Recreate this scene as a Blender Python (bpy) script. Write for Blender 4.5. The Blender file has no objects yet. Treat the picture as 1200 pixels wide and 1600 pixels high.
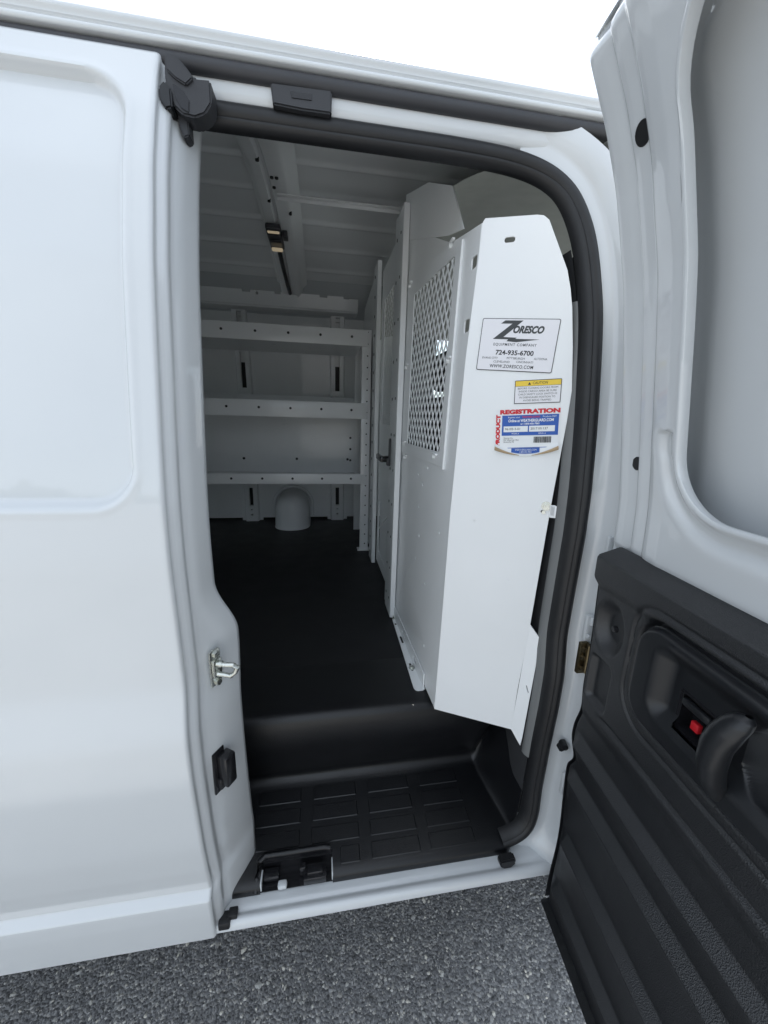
import bpy, bmesh, math, random
import numpy as np
from mathutils import Matrix, Vector
random.seed(7); rng = np.random.default_rng(7)
S = bpy.context.scene
COL = S.collection

# ---------------------------------------------------------------- camera
cam_d = bpy.data.cameras.new('camera'); cam = bpy.data.objects.new('camera', cam_d); COL.objects.link(cam)
cam_d.sensor_fit = 'HORIZONTAL'; cam_d.sensor_width = 36; cam_d.lens = 18.0
cam_d.clip_start = 0.01; cam_d.clip_end = 2000
rx = Vector((0.98680291, -0.15943287, 0.02830504))
dn = Vector((-0.0115958, -0.24393229, -0.96972294))
fw = Vector((0.16151022, 0.9565972, -0.24256184))
m = Matrix.Identity(4)
for i in range(3):
    m[i][0] = rx[i]; m[i][1] = -dn[i]; m[i][2] = -fw[i]
m[0][3], m[1][3], m[2][3] = 0.0, -0.5, 1.34
cam.matrix_world = m
S.camera = cam

# ---------------------------------------------------------------- sky, sun, exposure
SUN_EL, SUN_AZ = math.radians(66), math.radians(14)      # sun behind the van, veiled by thin cloud
W = bpy.data.worlds.new('World'); S.world = W; W.use_nodes = True
nt = W.node_tree; nt.nodes.clear()
out = nt.nodes.new('ShaderNodeOutputWorld'); bg = nt.nodes.new('ShaderNodeBackground')
sky = nt.nodes.new('ShaderNodeTexSky'); sky.sky_type = 'NISHITA'; sky.sun_disc = False
sky.sun_elevation = SUN_EL; sky.sun_rotation = SUN_AZ
tc = nt.nodes.new('ShaderNodeTexCoord'); nz = nt.nodes.new('ShaderNodeTexNoise')
nz.inputs['Scale'].default_value = 2.2; nz.inputs['Detail'].default_value = 6; nz.inputs['Roughness'].default_value = .55
rp = nt.nodes.new('ShaderNodeMapRange'); rp.inputs['From Min'].default_value = .3; rp.inputs['From Max'].default_value = .7
rp.inputs['To Min'].default_value = .34; rp.inputs['To Max'].default_value = .70
mx = nt.nodes.new('ShaderNodeMix'); mx.data_type = 'RGBA'; mx.inputs[7].default_value = (10.6, 11.4, 12.2, 1)
nt.links.new(tc.outputs['Generated'], nz.inputs['Vector']); nt.links.new(nz.outputs['Fac'], rp.inputs['Value'])
nt.links.new(rp.outputs['Result'], mx.inputs[0]); nt.links.new(sky.outputs['Color'], mx.inputs[6])
nt.links.new(mx.outputs[2], bg.inputs['Color']); bg.inputs['Strength'].default_value = 0.075
nt.links.new(bg.outputs['Background'], out.inputs['Surface'])
sun_d = bpy.data.lights.new('sun', 'SUN'); sun_d.energy = 5.0; sun_d.angle = math.radians(8); sun_d.color = (1, .96, .9)
sun = bpy.data.objects.new('sun', sun_d); COL.objects.link(sun)
sd = Vector((math.sin(SUN_AZ) * math.cos(SUN_EL), math.cos(SUN_AZ) * math.cos(SUN_EL), math.sin(SUN_EL)))
sun.rotation_euler = sd.to_track_quat('Z', 'Y').to_euler(); sun.location = (0, 6, 8)
S.view_settings.view_transform = 'Standard'; S.view_settings.look = 'None'
S.view_settings.exposure = 1.30; S.view_settings.gamma = 1.0; S.view_settings.use_curve_mapping = False
S.render.engine = 'CYCLES'; S.cycles.max_bounces = 10; S.cycles.diffuse_bounces = 6; S.cycles.glossy_bounces = 5

# ---------------------------------------------------------------- materials
def mat(name, col, rough=.5, metal=0, coat=0, bump=0, bscale=200, var=0, vscale=6, spec=.5, bkind='noise', dirt=0):
    M = bpy.data.materials.new(name); M.use_nodes = True; t = M.node_tree; b = t.nodes['Principled BSDF']
    b.inputs['Base Color'].default_value = (*col, 1); b.inputs['Roughness'].default_value = rough
    b.inputs['Metallic'].default_value = metal; b.inputs['Coat Weight'].default_value = coat
    b.inputs['Coat Roughness'].default_value = .03; b.inputs['Coat IOR'].default_value = 1.5; b.inputs['Specular IOR Level'].default_value = spec
    tcn = t.nodes.new('ShaderNodeTexCoord')
    if var:
        n = t.nodes.new('ShaderNodeTexNoise'); n.inputs['Scale'].default_value = vscale; n.inputs['Detail'].default_value = 6
        t.links.new(tcn.outputs['Object'], n.inputs['Vector'])
        r = t.nodes.new('ShaderNodeMapRange'); r.inputs['From Min'].default_value = .3; r.inputs['From Max'].default_value = .7
        r.inputs['To Min'].default_value = 1 - var; r.inputs['To Max'].default_value = 1 + var
        mm = t.nodes.new('ShaderNodeVectorMath'); mm.operation = 'SCALE'; mm.inputs[0].default_value = col
        t.links.new(n.outputs['Fac'], r.inputs['Value']); t.links.new(r.outputs['Result'], mm.inputs['Scale'])
        t.links.new(mm.outputs[0], b.inputs['Base Color'])
        r2 = t.nodes.new('ShaderNodeMapRange'); r2.inputs['To Min'].default_value = max(.02, rough - .08); r2.inputs['To Max'].default_value = rough + .1
        n2 = t.nodes.new('ShaderNodeTexNoise'); n2.inputs['Scale'].default_value = vscale * 2.3; n2.inputs['Detail'].default_value = 5
        t.links.new(tcn.outputs['Object'], n2.inputs['Vector'])
        t.links.new(n2.outputs['Fac'], r2.inputs['Value']); t.links.new(r2.outputs['Result'], b.inputs['Roughness'])
    if bump:
        if bkind == 'noise':
            n = t.nodes.new('ShaderNodeTexNoise'); n.inputs['Scale'].default_value = bscale; n.inputs['Detail'].default_value = 3; o = n.outputs['Fac']
        else:
            n = t.nodes.new('ShaderNodeTexVoronoi'); n.inputs['Scale'].default_value = bscale; o = n.outputs['Distance']
        t.links.new(tcn.outputs['Object'], n.inputs['Vector'])
        bp = t.nodes.new('ShaderNodeBump'); bp.inputs['Strength'].default_value = bump; bp.inputs['Distance'].default_value = .001
        t.links.new(o, bp.inputs['Height']); t.links.new(bp.outputs['Normal'], b.inputs['Normal'])
    return M
PAINT = mat('white_paint', (.605, .628, .642), .34, coat=1.0, var=.012, vscale=3)
INNER = mat('interior_paint', (.85, .865, .875), .42, coat=.3, var=.03, vscale=5, bump=.08, bscale=60)
POWDER = mat('white_powder_coat', (.85, .865, .87), .36, coat=.15, var=.012, vscale=8, bump=.06, bscale=700)
SHELFM = mat('grey_white_shelf_paint', (.82, .83, .835), .3, coat=.3, var=.02, vscale=9)
TRIM = mat('black_grained_plastic', (.009, .010, .012), .42, bump=.4, bscale=750, bkind='v', var=.10, vscale=9, spec=.75)
TRIMS = mat('black_smooth_plastic', (.010, .011, .013), .36, bump=.12, bscale=900, var=.08, vscale=12)
GLOSSB = mat('glossy_black_plastic', (.012, .012, .014), .22)
RUBBER = mat('black_rubber', (.009, .0095, .011), .48, bump=.1, bscale=300, var=.12, vscale=20)
MATM = mat('black_floor_mat', (.0055, .006, .0075), .5, bump=.35, bscale=500, bkind='v', var=.15, vscale=7)
STEPM = mat('black_moulded_step_plastic', (.006, .0065, .008), .32, bump=.25, bscale=600, bkind='v', var=.12, vscale=10)
DARKG = mat('dark_grey_plastic', (.030, .031, .035), .5, var=.06, vscale=14, bump=.1, bscale=400)
RAILG = mat('grey_rail_rubber', (.036, .037, .042), .5, var=.08, vscale=16)
ZINC = mat('zinc_plated_steel', (.62, .64, .60), .26, metal=1, var=.1, vscale=60)
BRASS = mat('yellow_zinc_hinge_steel', (.22, .18, .11), .4, metal=1, var=.25, vscale=80)
HEADL = mat('pale_headliner_cloth', (.42, .42, .40), .9, bump=.3, bscale=900, var=.05, vscale=20)
SEATM = mat('dark_grey_seat_cloth', (.022, .023, .026), .85, bump=.3, bscale=700, var=.1, vscale=15)
TRIMG = mat('grey_pillar_trim', (.16, .165, .165), .6, var=.05, vscale=10)
HOLE = mat('black_plug_and_hole_shade', (.006, .006, .007), .5)  # black of the plugs; also paints the shade inside slots and holes
RED = mat('red_plastic', (.50, .012, .02), .4)
LAMPM = mat('lamp_housing', (.05, .05, .055), .35)
BULB = mat('lit_lamp_lens', (.30, .27, .21), .25)
BULB.node_tree.nodes['Principled BSDF'].inputs['Emission Color'].default_value = (1, .82, .55, 1); BULB.node_tree.nodes['Principled BSDF'].inputs['Emission Strength'].default_value = .10
INKB = mat('black_ink', (.015, .016, .018), .5)
INKG = mat('dark_grey_ink', (.045, .05, .052), .45)
INKR = mat('red_ink', (.62, .015, .03), .45)
INKBL = mat('blue_ink', (.02, .10, .42), .45)
INKY = mat('yellow_ink', (.85, .60, .06), .45)
PAPER = mat('white_sticker_paper', (.80, .79, .82), .3, coat=.4)
PAPERW = mat('white_paper', (.82, .84, .85), .45)
KRAFT = mat('brown_sticker_back', (.45, .33, .20), .8, var=.1, vscale=60)
GLASSM = bpy.data.materials.new('window_glass'); GLASSM.use_nodes = True
_t = GLASSM.node_tree; _t.nodes.clear(); _o = _t.nodes.new('ShaderNodeOutputMaterial'); _m = _t.nodes.new('ShaderNodeMixShader')
_a = _t.nodes.new('ShaderNodeBsdfTransparent'); _a.inputs['Color'].default_value = (.80, .87, .85, 1); _g = _t.nodes.new('ShaderNodeBsdfGlossy'); _g.inputs['Roughness'].default_value = .01
_f = _t.nodes.new('ShaderNodeFresnel'); _f.inputs['IOR'].default_value = 1.4
_t.links.new(_f.outputs[0], _m.inputs[0]); _t.links.new(_a.outputs[0], _m.inputs[1]); _t.links.new(_g.outputs[0], _m.inputs[2]); _t.links.new(_m.outputs[0], _o.inputs['Surface'])
LEAF = mat('distant_foliage', (.05, .075, .035), .9, var=.3, vscale=.5)
INK = dict(k=INKB, g=INKG, r=INKR, b=INKBL, y=INKY, w=PAPERW)

def asphalt():
    M = bpy.data.materials.new('asphalt'); M.use_nodes = True; t = M.node_tree; b = t.nodes['Principled BSDF']
    tcn = t.nodes.new('ShaderNodeTexCoord')
    v = t.nodes.new('ShaderNodeTexVoronoi'); v.inputs['Scale'].default_value = 170; v.inputs['Randomness'].default_value = 1
    v2 = t.nodes.new('ShaderNodeTexVoronoi'); v2.inputs['Scale'].default_value = 420
    n = t.nodes.new('ShaderNodeTexNoise'); n.inputs['Scale'].default_value = 2.5; n.inputs['Detail'].default_value = 8
    for q in (v, v2, n): t.links.new(tcn.outputs['Object'], q.inputs['Vector'])
    hs = t.nodes.new('ShaderNodeSeparateColor'); t.links.new(v.outputs['Color'], hs.inputs[0])
    cr = t.nodes.new('ShaderNodeValToRGB'); e = cr.color_ramp.elements
    e[0].position = 0; e[0].color = (.045, .047, .052, 1); e[1].position = 1; e[1].color = (.33, .32, .30, 1)
    a = cr.color_ramp.elements.new(.55); a.color = (.085, .088, .095, 1); a = cr.color_ramp.elements.new(.85); a.color = (.16, .16, .16, 1)
    t.links.new(hs.outputs[0], cr.inputs['Fac'])
    hs2 = t.nodes.new('ShaderNodeSeparateColor'); t.links.new(v2.outputs['Color'], hs2.inputs[0])
    cr2 = t.nodes.new('ShaderNodeValToRGB'); e = cr2.color_ramp.elements
    e[0].color = (.05, .052, .058, 1); e[1].color = (.19, .19, .19, 1)
    t.links.new(hs2.outputs[1], cr2.inputs['Fac'])
    mx = t.nodes.new('ShaderNodeMix'); mx.data_type = 'RGBA'; mx.inputs[0].default_value = .5
    t.links.new(cr.outputs[0], mx.inputs[6]); t.links.new(cr2.outputs[0], mx.inputs[7])
    r = t.nodes.new('ShaderNodeMapRange'); r.inputs['From Min'].default_value = .3; r.inputs['From Max'].default_value = .7
    r.inputs['To Min'].default_value = 1.8; r.inputs['To Max'].default_value = 2.6; t.links.new(n.outputs['Fac'], r.inputs['Value'])
    sc = t.nodes.new('ShaderNodeVectorMath'); sc.operation = 'SCALE'; t.links.new(mx.outputs[2], sc.inputs[0]); t.links.new(r.outputs['Result'], sc.inputs['Scale'])
    tn = t.nodes.new('ShaderNodeVectorMath'); tn.operation = 'MULTIPLY'; tn.inputs[1].default_value = (.93, .92, .89)
    t.links.new(sc.outputs[0], tn.inputs[0]); t.links.new(tn.outputs[0], b.inputs['Base Color']); b.inputs['Roughness'].default_value = .85
    bp = t.nodes.new('ShaderNodeBump'); bp.inputs['Strength'].default_value = .9; bp.inputs['Distance'].default_value = .004; bp.invert = True
    t.links.new(v.outputs['Distance'], bp.inputs['Height']); t.links.new(bp.outputs['Normal'], b.inputs['Normal'])
    return M
ASPH = asphalt()
def stone_mat():
    M = bpy.data.materials.new('asphalt_stone'); M.use_nodes = True; t = M.node_tree; b = t.nodes['Principled BSDF']
    g = t.nodes.new('ShaderNodeNewGeometry'); cr = t.nodes.new('ShaderNodeValToRGB'); e = cr.color_ramp.elements
    e[0].color = (.07, .071, .073, 1); e[1].color = (.68, .65, .57, 1)
    for p, c in ((.45, (.17, .171, .173)), (.76, (.28, .281, .282)), (.92, (.46, .455, .43))):
        q = cr.color_ramp.elements.new(p); q.color = (*c, 1)
    t.links.new(g.outputs['Random Per Island'], cr.inputs['Fac']); t.links.new(cr.outputs[0], b.inputs['Base Color']); b.inputs['Roughness'].default_value = .75
    return M
STONE = stone_mat()

# ---------------------------------------------------------------- helpers
def link(name, me, M, parent=None, smooth=None, world=True):
    me.materials.clear(); me.materials.append(M)
    o = bpy.data.objects.new(name, me); COL.objects.link(o)
    if smooth is not None:
        for p in me.polygons: p.use_smooth = True
        me.set_sharp_from_angle(angle=math.radians(smooth))
    if parent is not None:
        o.parent = parent
        if world: o.matrix_parent_inverse = PINV.get(parent.name, Matrix.Identity(4))
    return o
PINV = {}
def root(name, loc, label, cat, group=None):
    o = bpy.data.objects.new(name, None); COL.objects.link(o); o.location = loc; o.empty_display_size = .1
    PINV[o.name] = Matrix.Translation(loc).inverted()
    o['label'] = label; o['category'] = cat
    if group: o['group'] = group
    return o
def pyd(name, v, f, M, parent=None, smooth=None):
    me = bpy.data.meshes.new(name); me.from_pydata([tuple(map(float, p)) for p in v], [], f); me.update()
    return link(name, me, M, parent, smooth)
def grid(name, P, M, parent=None, smooth=40, mask=None, flip=False):
    """P: array (a,b,3) of points"""
    a, b = P.shape[:2]; v = P.reshape(-1, 3); f = []
    for i in range(a - 1):
        for j in range(b - 1):
            if mask is not None and not mask[i, j]: continue
            q = (i * b + j, i * b + j + 1, (i + 1) * b + j + 1, (i + 1) * b + j)
            f.append(q[::-1] if flip else q)
    return pyd(name, v, f, M, parent, smooth)
def frombm(name, bm, M, parent=None, smooth=35):
    bmesh.ops.recalc_face_normals(bm, faces=bm.faces)
    me = bpy.data.meshes.new(name); bm.to_mesh(me); bm.free(); return link(name, me, M, parent, smooth)
def bbox(bm, c, s, bev=0, mtx=None, seg=2):
    t = bmesh.new(); bmesh.ops.create_cube(t, size=1)
    for v in t.verts: v.co = Vector((v.co.x * s[0], v.co.y * s[1], v.co.z * s[2]))
    if bev: bmesh.ops.bevel(t, geom=t.edges[:], offset=bev, segments=seg, affect='EDGES', profile=.5)
    for v in t.verts:
        if mtx is not None: v.co = mtx @ v.co
        v.co += Vector(c)
    merge(bm, t)
def merge(bm, t):
    me = bpy.data.meshes.new('tmp'); t.to_mesh(me); t.free(); bm.from_mesh(me); bpy.data.meshes.remove(me)
def box(name, lo, hi, M, parent=None, bev=.002, smooth=35):
    bm = bmesh.new(); lo = Vector(lo); hi = Vector(hi); bbox(bm, (lo + hi) / 2, hi - lo, bev); return frombm(name, bm, M, parent, smooth)
def cyl(bm, a, b, r, seg=14, r2=None, bev=0):
    a = Vector(a); b = Vector(b); d = b - a; t = bmesh.new()
    bmesh.ops.create_cone(t, cap_ends=True, segments=seg, radius1=r, radius2=r if r2 is None else r2, depth=d.length)
    if bev: bmesh.ops.bevel(t, geom=[e for e in t.edges if len(e.link_faces) == 2 and e.calc_face_angle(0) > .8], offset=bev, segments=2, affect='EDGES')
    R = d.to_track_quat('Z', 'Y').to_matrix()
    for v in t.verts: v.co = R @ v.co + (a + b) / 2
    merge(bm, t)
def tube(bm, pts, r, seg=10):
    pts = [Vector(p) for p in pts]; rings = []
    for i, p in enumerate(pts):
        d = (pts[min(i + 1, len(pts) - 1)] - pts[max(i - 1, 0)]).normalized(); q = d.to_track_quat('Z', 'Y').to_matrix()
        rr = r[i] if isinstance(r, (list, tuple)) else r
        rings.append([bm.verts.new(p + q @ Vector((math.cos(k * 2 * math.pi / seg) * rr, math.sin(k * 2 * math.pi / seg) * rr, 0))) for k in range(seg)])
    for A, B in zip(rings[:-1], rings[1:]):
        # align rings
        k0 = min(range(seg), key=lambda k: (A[0].co - B[k].co).length); B[:] = B[k0:] + B[:k0]
        for k in range(seg): bm.faces.new((A[k], A[(k + 1) % seg], B[(k + 1) % seg], B[k]))
    bm.faces.new(rings[0][::-1]); bm.faces.new(rings[-1])
def plate(name, outer, holes, th, M, parent=None, fn=None, mtx=None, bev=.0004, smooth=30):
    """flat sheet with real holes; 2-D coordinates, thickness th centred on the plane; fn maps (x,y,z)->world"""
    cu = bpy.data.curves.new(name, 'CURVE'); cu.dimensions = '2D'; cu.fill_mode = 'BOTH'; cu.extrude = th / 2; cu.bevel_depth = bev; cu.bevel_resolution = 1
    for pts in [outer] + list(holes):
        s = cu.splines.new('POLY'); s.points.add(len(pts) - 1); s.use_cyclic_u = True
        for p, q in zip(s.points, pts): p.co = (q[0], q[1], 0, 1)
    o = bpy.data.objects.new('tmp', cu); COL.objects.link(o)
    dg = bpy.context.evaluated_depsgraph_get(); me = bpy.data.meshes.new_from_object(o.evaluated_get(dg))
    bpy.data.objects.remove(o); bpy.data.curves.remove(cu)
    for v in me.vertices:
        if fn: v.co = fn(*v.co)
        elif mtx is not None: v.co = mtx @ v.co
    me.update(); me.name = name
    return link(name, me, M, parent, smooth)
def rrect(x0, y0, x1, y1, r, n=5):
    p = []
    for cx, cy, a in ((x1 - r, y1 - r, 0), (x0 + r, y1 - r, 90), (x0 + r, y0 + r, 180), (x1 - r, y0 + r, 270)):
        for k in range(n + 1):
            t = math.radians(a + 90 * k / n); p.append((cx + r * math.cos(t), cy + r * math.sin(t)))
    return p
def circ(x, y, r, n=10): return [(x + r * math.cos(2 * math.pi * k / n), y + r * math.sin(2 * math.pi * k / n)) for k in range(n)]
def sm(a, b, x):
    t = np.clip((np.asarray(x, float) - a) / (b - a), 0, 1); return t * t * (3 - 2 * t)
def sdrr(x, y, x0, y0, x1, y1, r):
    """signed distance to rounded rectangle, negative inside"""
    cx, cy = (x0 + x1) / 2, (y0 + y1) / 2; qx = np.abs(x - cx) - (x1 - x0) / 2 + r; qy = np.abs(y - cy) - (y1 - y0) / 2 + r
    return np.minimum(np.maximum(qx, qy), 0) + np.hypot(np.maximum(qx, 0), np.maximum(qy, 0)) - r
def text(body, size, xs=1.0, shear=0, off=0, sp=1.0, align='CENTER'):
    cu = bpy.data.curves.new('t', 'FONT'); cu.body = body; cu.size = size; cu.align_x = align; cu.align_y = 'CENTER'
    cu.shear = shear; cu.offset = off; cu.space_character = sp; cu.resolution_u = 3
    o = bpy.data.objects.new('t', cu); COL.objects.link(o); dg = bpy.context.evaluated_depsgraph_get()
    me = bpy.data.meshes.new_from_object(o.evaluated_get(dg)); bpy.data.objects.remove(o); bpy.data.curves.remove(cu)
    for v in me.vertices: v.co.x *= xs
    return me

# body-side profile: Y of the outer skin at height z
_zt = [.42, .433, .500, .524, .531, .545, .60, .66, .80, .88, .955, 1.05, 1.15, 1.224, 1.302, 1.443, 1.515, 1.627, 1.696, 1.756, 1.80]
_yt = [.020, .016, .0105, .0095, .0095, .0215, .0115, .003, -.009, -.010, .004, .002, -.001, .003, .014, .037, .05, .081, .108, .137, .157]
_zz = np.linspace(.42, 1.80, 1381); _yy = np.interp(_zz, _zt, _yt)
_k = np.exp(-np.linspace(-2, 2, 61) ** 2); _k /= _k.sum(); _ys = np.convolve(np.pad(_yy, 30, mode='edge'), _k, 'valid')
_w = sm(.60, .68, _zz); _yy = _yy * (1 - _w) + _ys * _w
prof = lambda z: np.interp(z, _zz, _yy)

# ---------------------------------------------------------------- the setting
GZ = 0.10
g = pyd('ground', [(-150, -150, GZ), (150, -150, GZ), (150, 150, GZ), (-150, 150, GZ)], [(0, 1, 2, 3)], ASPH); g['kind'] = 'structure'
def stones():
    n = 40000; v = []; f = []
    base = []
    t = bmesh.new(); bmesh.ops.create_icosphere(t, subdivisions=1, radius=1); t.verts.ensure_lookup_table()
    bv = np.array([x.co[:] for x in t.verts]); bf = [[q.index for q in x.verts] for x in t.faces]; t.free()
    X = rng.uniform(-.95, .85, n); Y = rng.uniform(-.12, .62, n); R = .0012 + .0030 * rng.random(n) ** 3.0
    big = rng.random(n) < .022; R[big] = rng.uniform(.0036, .0058, big.sum())
    V = np.zeros((n, len(bv), 3))
    for i in range(n):
        a = rng.uniform(0, 6.28); c, s = math.cos(a), math.sin(a); j = bv * (1 + rng.uniform(-.28, .28, (len(bv), 1)))
        sx, sy, sz = R[i] * rng.uniform(.9, 1.5), R[i] * rng.uniform(.7, 1.1), R[i] * .75
        x, y = j[:, 0] * sx, j[:, 1] * sy
        V[i, :, 0] = X[i] + x * c - y * s; V[i, :, 1] = Y[i] + x * s + y * c; V[i, :, 2] = GZ + j[:, 2] * sz - R[i] * .15
    F = (np.array(bf)[None] + (np.arange(n) * len(bv))[:, None, None]).reshape(-1, 3)
    me = bpy.data.meshes.new('gravel'); me.from_pydata(V.reshape(-1, 3).tolist(), [], F.tolist()); me.update()
    o = link('gravel', me, STONE); o['kind'] = 'stuff'; o['label'] = 'small grey and tan stones bedded in the asphalt'; o['category'] = 'gravel'
stones()
def woods():
    t = bmesh.new(); bmesh.ops.create_icosphere(t, subdivisions=1, radius=1); bv = np.array([x.co[:] for x in t.verts]); bf = np.array([[q.index for q in x.verts] for x in t.faces]); t.free()
    n = 2600; X = rng.uniform(-90, 90, n); base = 3.2 + 1.6 * np.sin(X * .11) + 1.1 * np.sin(X * .31 + 1) + .7 * np.sin(X * .83)
    Z = rng.random(n) ** .8 * base + .2; Y = -55 + rng.uniform(-3, 3, n); Rr = rng.uniform(.5, 1.3, n)
    V = bv[None] * (Rr[:, None, None] * rng.uniform(.6, 1.3, (n, len(bv), 1))) + np.stack([X, Y, Z + GZ], 1)[:, None]
    F = (bf[None] + (np.arange(n) * len(bv))[:, None, None]).reshape(-1, 3)
    me = bpy.data.meshes.new('distant_wood'); me.from_pydata(V.reshape(-1, 3).tolist(), [], F.tolist()); me.update()
    o = link('distant_wood', me, LEAF); o['kind'] = 'stuff'; o['label'] = 'far-off line of trees mirrored in the paint'; o['category'] = 'trees'
woods()

# ---------------------------------------------------------------- the van
van = root('cargo_van', (0, 1.0, GZ), 'white cargo van with its side door open on an empty racked cargo bay', 'van')

# -- rear side door (closed)
XE = -.193
def skin(name, X0, X1, nx, z0, z1, nzc, parent, recess=None, hem=None, hole=None, far=False, dz=None):
    xs = np.linspace(X0, X1, nx)
    if hem: xs = np.concatenate([np.linspace(X0, X1 - .012, nx), X1 - .012 + .012 * np.sin(np.linspace(.1, 1, 10) * math.pi / 2)])
    zs = np.linspace(z0, z1, nzc); zs = np.unique(np.concatenate([zs, np.linspace(.515, .56, 26)])) if z0 < .5 else zs
    Xg, Zg = np.meshgrid(xs, zs, indexing='ij'); Yg = prof(Zg)
    if recess:
        d = sdrr(Xg, Zg, *recess); Yg = Yg +   .0155 * (1 - sm(-.0080, .0025, d)) - .0012 * np.exp(-((d - .006) / .004) ** 2)
    if hem:
        d = np.maximum(X1 - Xg, 0); r = .006; Yg = Yg + np.where(d < r, r - np.sqrt(np.maximum(r * r - (r - np.minimum(d, r)) ** 2, 0)), 0)
        d = np.maximum(z1 - Zg, 0); Yg = Yg + np.where(d < r, r - np.sqrt(np.maximum(r * r - (r - np.minimum(d, r)) ** 2, 0)), 0)
    Yg = Yg + .0005 * np.sin(Xg * 9.0 + 3 * np.sin(Zg * 4.0)) * np.sin(Zg * 6.5 + 1.0)
    if far: Yg = 2.0 - Yg
    P = np.stack([Xg, Yg, Zg], -1); mask = None
    if hole is not None:
        cx = (Xg[:-1, :-1] + Xg[1:, 1:]) / 2; cz = (Zg[:-1, :-1] + Zg[1:, 1:]) / 2; mask = sdrr(cx, cz, *hole) > 0
    return grid(name, P, PAINT, parent, 50, mask)
RDoor = skin('rear_side_door', -.640, XE, 150, .433, 1.777, 430, van, recess=(-.615, 1.221, -.226, 1.734, .052), hem=True)
RDoor['label'] = 'closed rear half of the side door with raised window outline'
# jamb
zs = np.linspace(.436, 1.776, 180)
up = np.array([(0, .006), (.000, .009), (.002, .012), (.0055, .0145), (.009, .0185), (.0105, .0225), (.0095, .0285), (.0100, .0325), (.0135, .036), (.0205, .055), (.0265, .078), (.0285, .085), (.026, .09), (-.02, .10)])
lo = np.array([(0, .006), (.000, .009), (.002, .012), (.0055, .0145), (.009, .0185), (.0105, .0225), (.0095, .0285), (.0110, .0325), (.0170, .038), (.0370, .070), (.0520, .096), (.0540, .104), (.050, .11), (-.02, .12)])
P = np.zeros((len(zs), len(up), 3))
for i, z in enumerate(zs):
    b = float(1 - sm(.985, 1.085, z)); q = up * (1 - b) + lo * b
    if z < .56: q = q + np.array([[0, 0]]) 
    P[i, :, 0] = XE + q[:, 0]; P[i, :, 1] = prof(max(z, .56)) * (1 if z > .56 else 1) + q[:, 1]; P[i, :, 2] = z
    if z <= .56: P[i, :, 1] += (prof(z) - prof(.56)) * np.linspace(1, 0, len(up))
jamb = grid('door_jamb', P, PAINT, RDoor, 50)
# raised rectangular bead on the jamb
bm = bmesh.new()
tube(bm, [(-.1545, .098, .900), (-.1525, .100, .898), (-.1505, .1025, .888), (-.1505, .1025, .845), (-.1525, .100, .832), (-.158, .090, .830)], .0026, 8)
frombm('jamb_bead', bm, PAINT, RDoor, 60)
# striker
bm = bmesh.new(); rot = Matrix.Rotation(math.radians(33), 3, 'Z')
jx = lambda y: XE + .017 + (y - .033) * .62          # x on the lower jamb face at depth y
bbox(bm, (jx(.048) + .003, .048, .958), (.004, .020, .060), .0015, Matrix.Rotation(math.radians(-32), 3, 'Z'))
bbox(bm, (jx(.048) + .006, .047, .958), (.006, .016, .030), .002, Matrix.Rotation(math.radians(-32), 3, 'Z'))
for dz in (.024, -.024): cyl(bm, (jx(.048), .050, .958 + dz), (jx(.048) + .009, .0445, .958 + dz), .0055, 6)
b0 = Vector((jx(.048) + .004, .046, .966)); e = Vector((.030, -.006, -.002))
tube(bm, [b0, b0 + e * .5, b0 + e * .93, b0 + e + Vector((.003, 0, -.004)), b0 + e + Vector((.000, 0, -.012)), b0 + e * .9 + Vector((-.004, 0, -.018)), b0 + e * .4 + Vector((0, 0, -.018)), b0 + Vector((0, 0, -.018))], [.0042, .0040, .004, .0042, .0036, .004, .004, .0042], 10)
cyl(bm, b0 + e * .2, b0 + e * .36, .0055, 10); frombm('striker', bm, ZINC, RDoor, 40)
# contact block
bm = bmesh.new(); rz = Matrix.Rotation(math.radians(-32), 3, 'Z')
bbox(bm, (jx(.040) + .0025, .040, .772), (.004, .024, .080), .0015, rz)
bbox(bm, (jx(.043) + .014, .038, .777), (.020, .021, .056), .003, rz)
bbox(bm, (jx(.036) + .008, .036, .752), (.012, .012, .020), .002, rz)
frombm('contact_block', bm, GLOSSB, RDoor, 35)
# black rubber foot at the foot of the door edge
bm = bmesh.new(); bbox(bm, (-.180, .030, .4475), (.020, .022, .016), .003); bbox(bm, (-.167, .036, .452), (.016, .016, .010), .002); frombm('rubber_foot', bm, RUBBER, RDoor)
# top latch: black casting
def ext(name, pts, y0, y1, M, parent, bev=.003):
    t = bmesh.new(); a = [t.verts.new((p[0], y0, p[1])) for p in pts]; b = [t.verts.new((p[0], y1, p[1])) for p in pts]
    t.faces.new(a); t.faces.new(b[::-1]); n = len(pts)
    for i in range(n): t.faces.new((a[i], b[i], b[(i + 1) % n], a[(i + 1) % n]))
    bmesh.ops.recalc_face_normals(t, faces=t.faces); bmesh.ops.bevel(t, geom=t.edges[:], offset=bev, segments=2, affect='EDGES')
    return frombm(name, t, M, parent, 40)
LY = .130
_ext = ext
def ext2(name, pts, y0, y1, M, parent, bev=.003):
    k = (y0 + .5) / .618; return _ext(name, [(p[0] * k, 1.34 + (p[1] - 1.34) * k) for p in pts], y0, y1, M, parent, bev)
ext2('top_latch', [(-.1795, 1.757), (-.169, 1.757), (-.158, 1.748), (-.1475, 1.736), (-.129, 1.737), (-.129, 1.713), (-.138, 1.701), (-.150, 1.696), (-.164, 1.697), (-.174, 1.704), (-.180, 1.718), (-.182, 1.735)], LY, LY + .030, DARKG, RDoor, .0022)
ext2('latch_tongue', [(-.171, 1.702), (-.1585, 1.700), (-.1585, 1.676), (-.1655, 1.673), (-.170, 1.684)], LY + .012, LY + .034, DARKG, RDoor, .0015)
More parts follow.
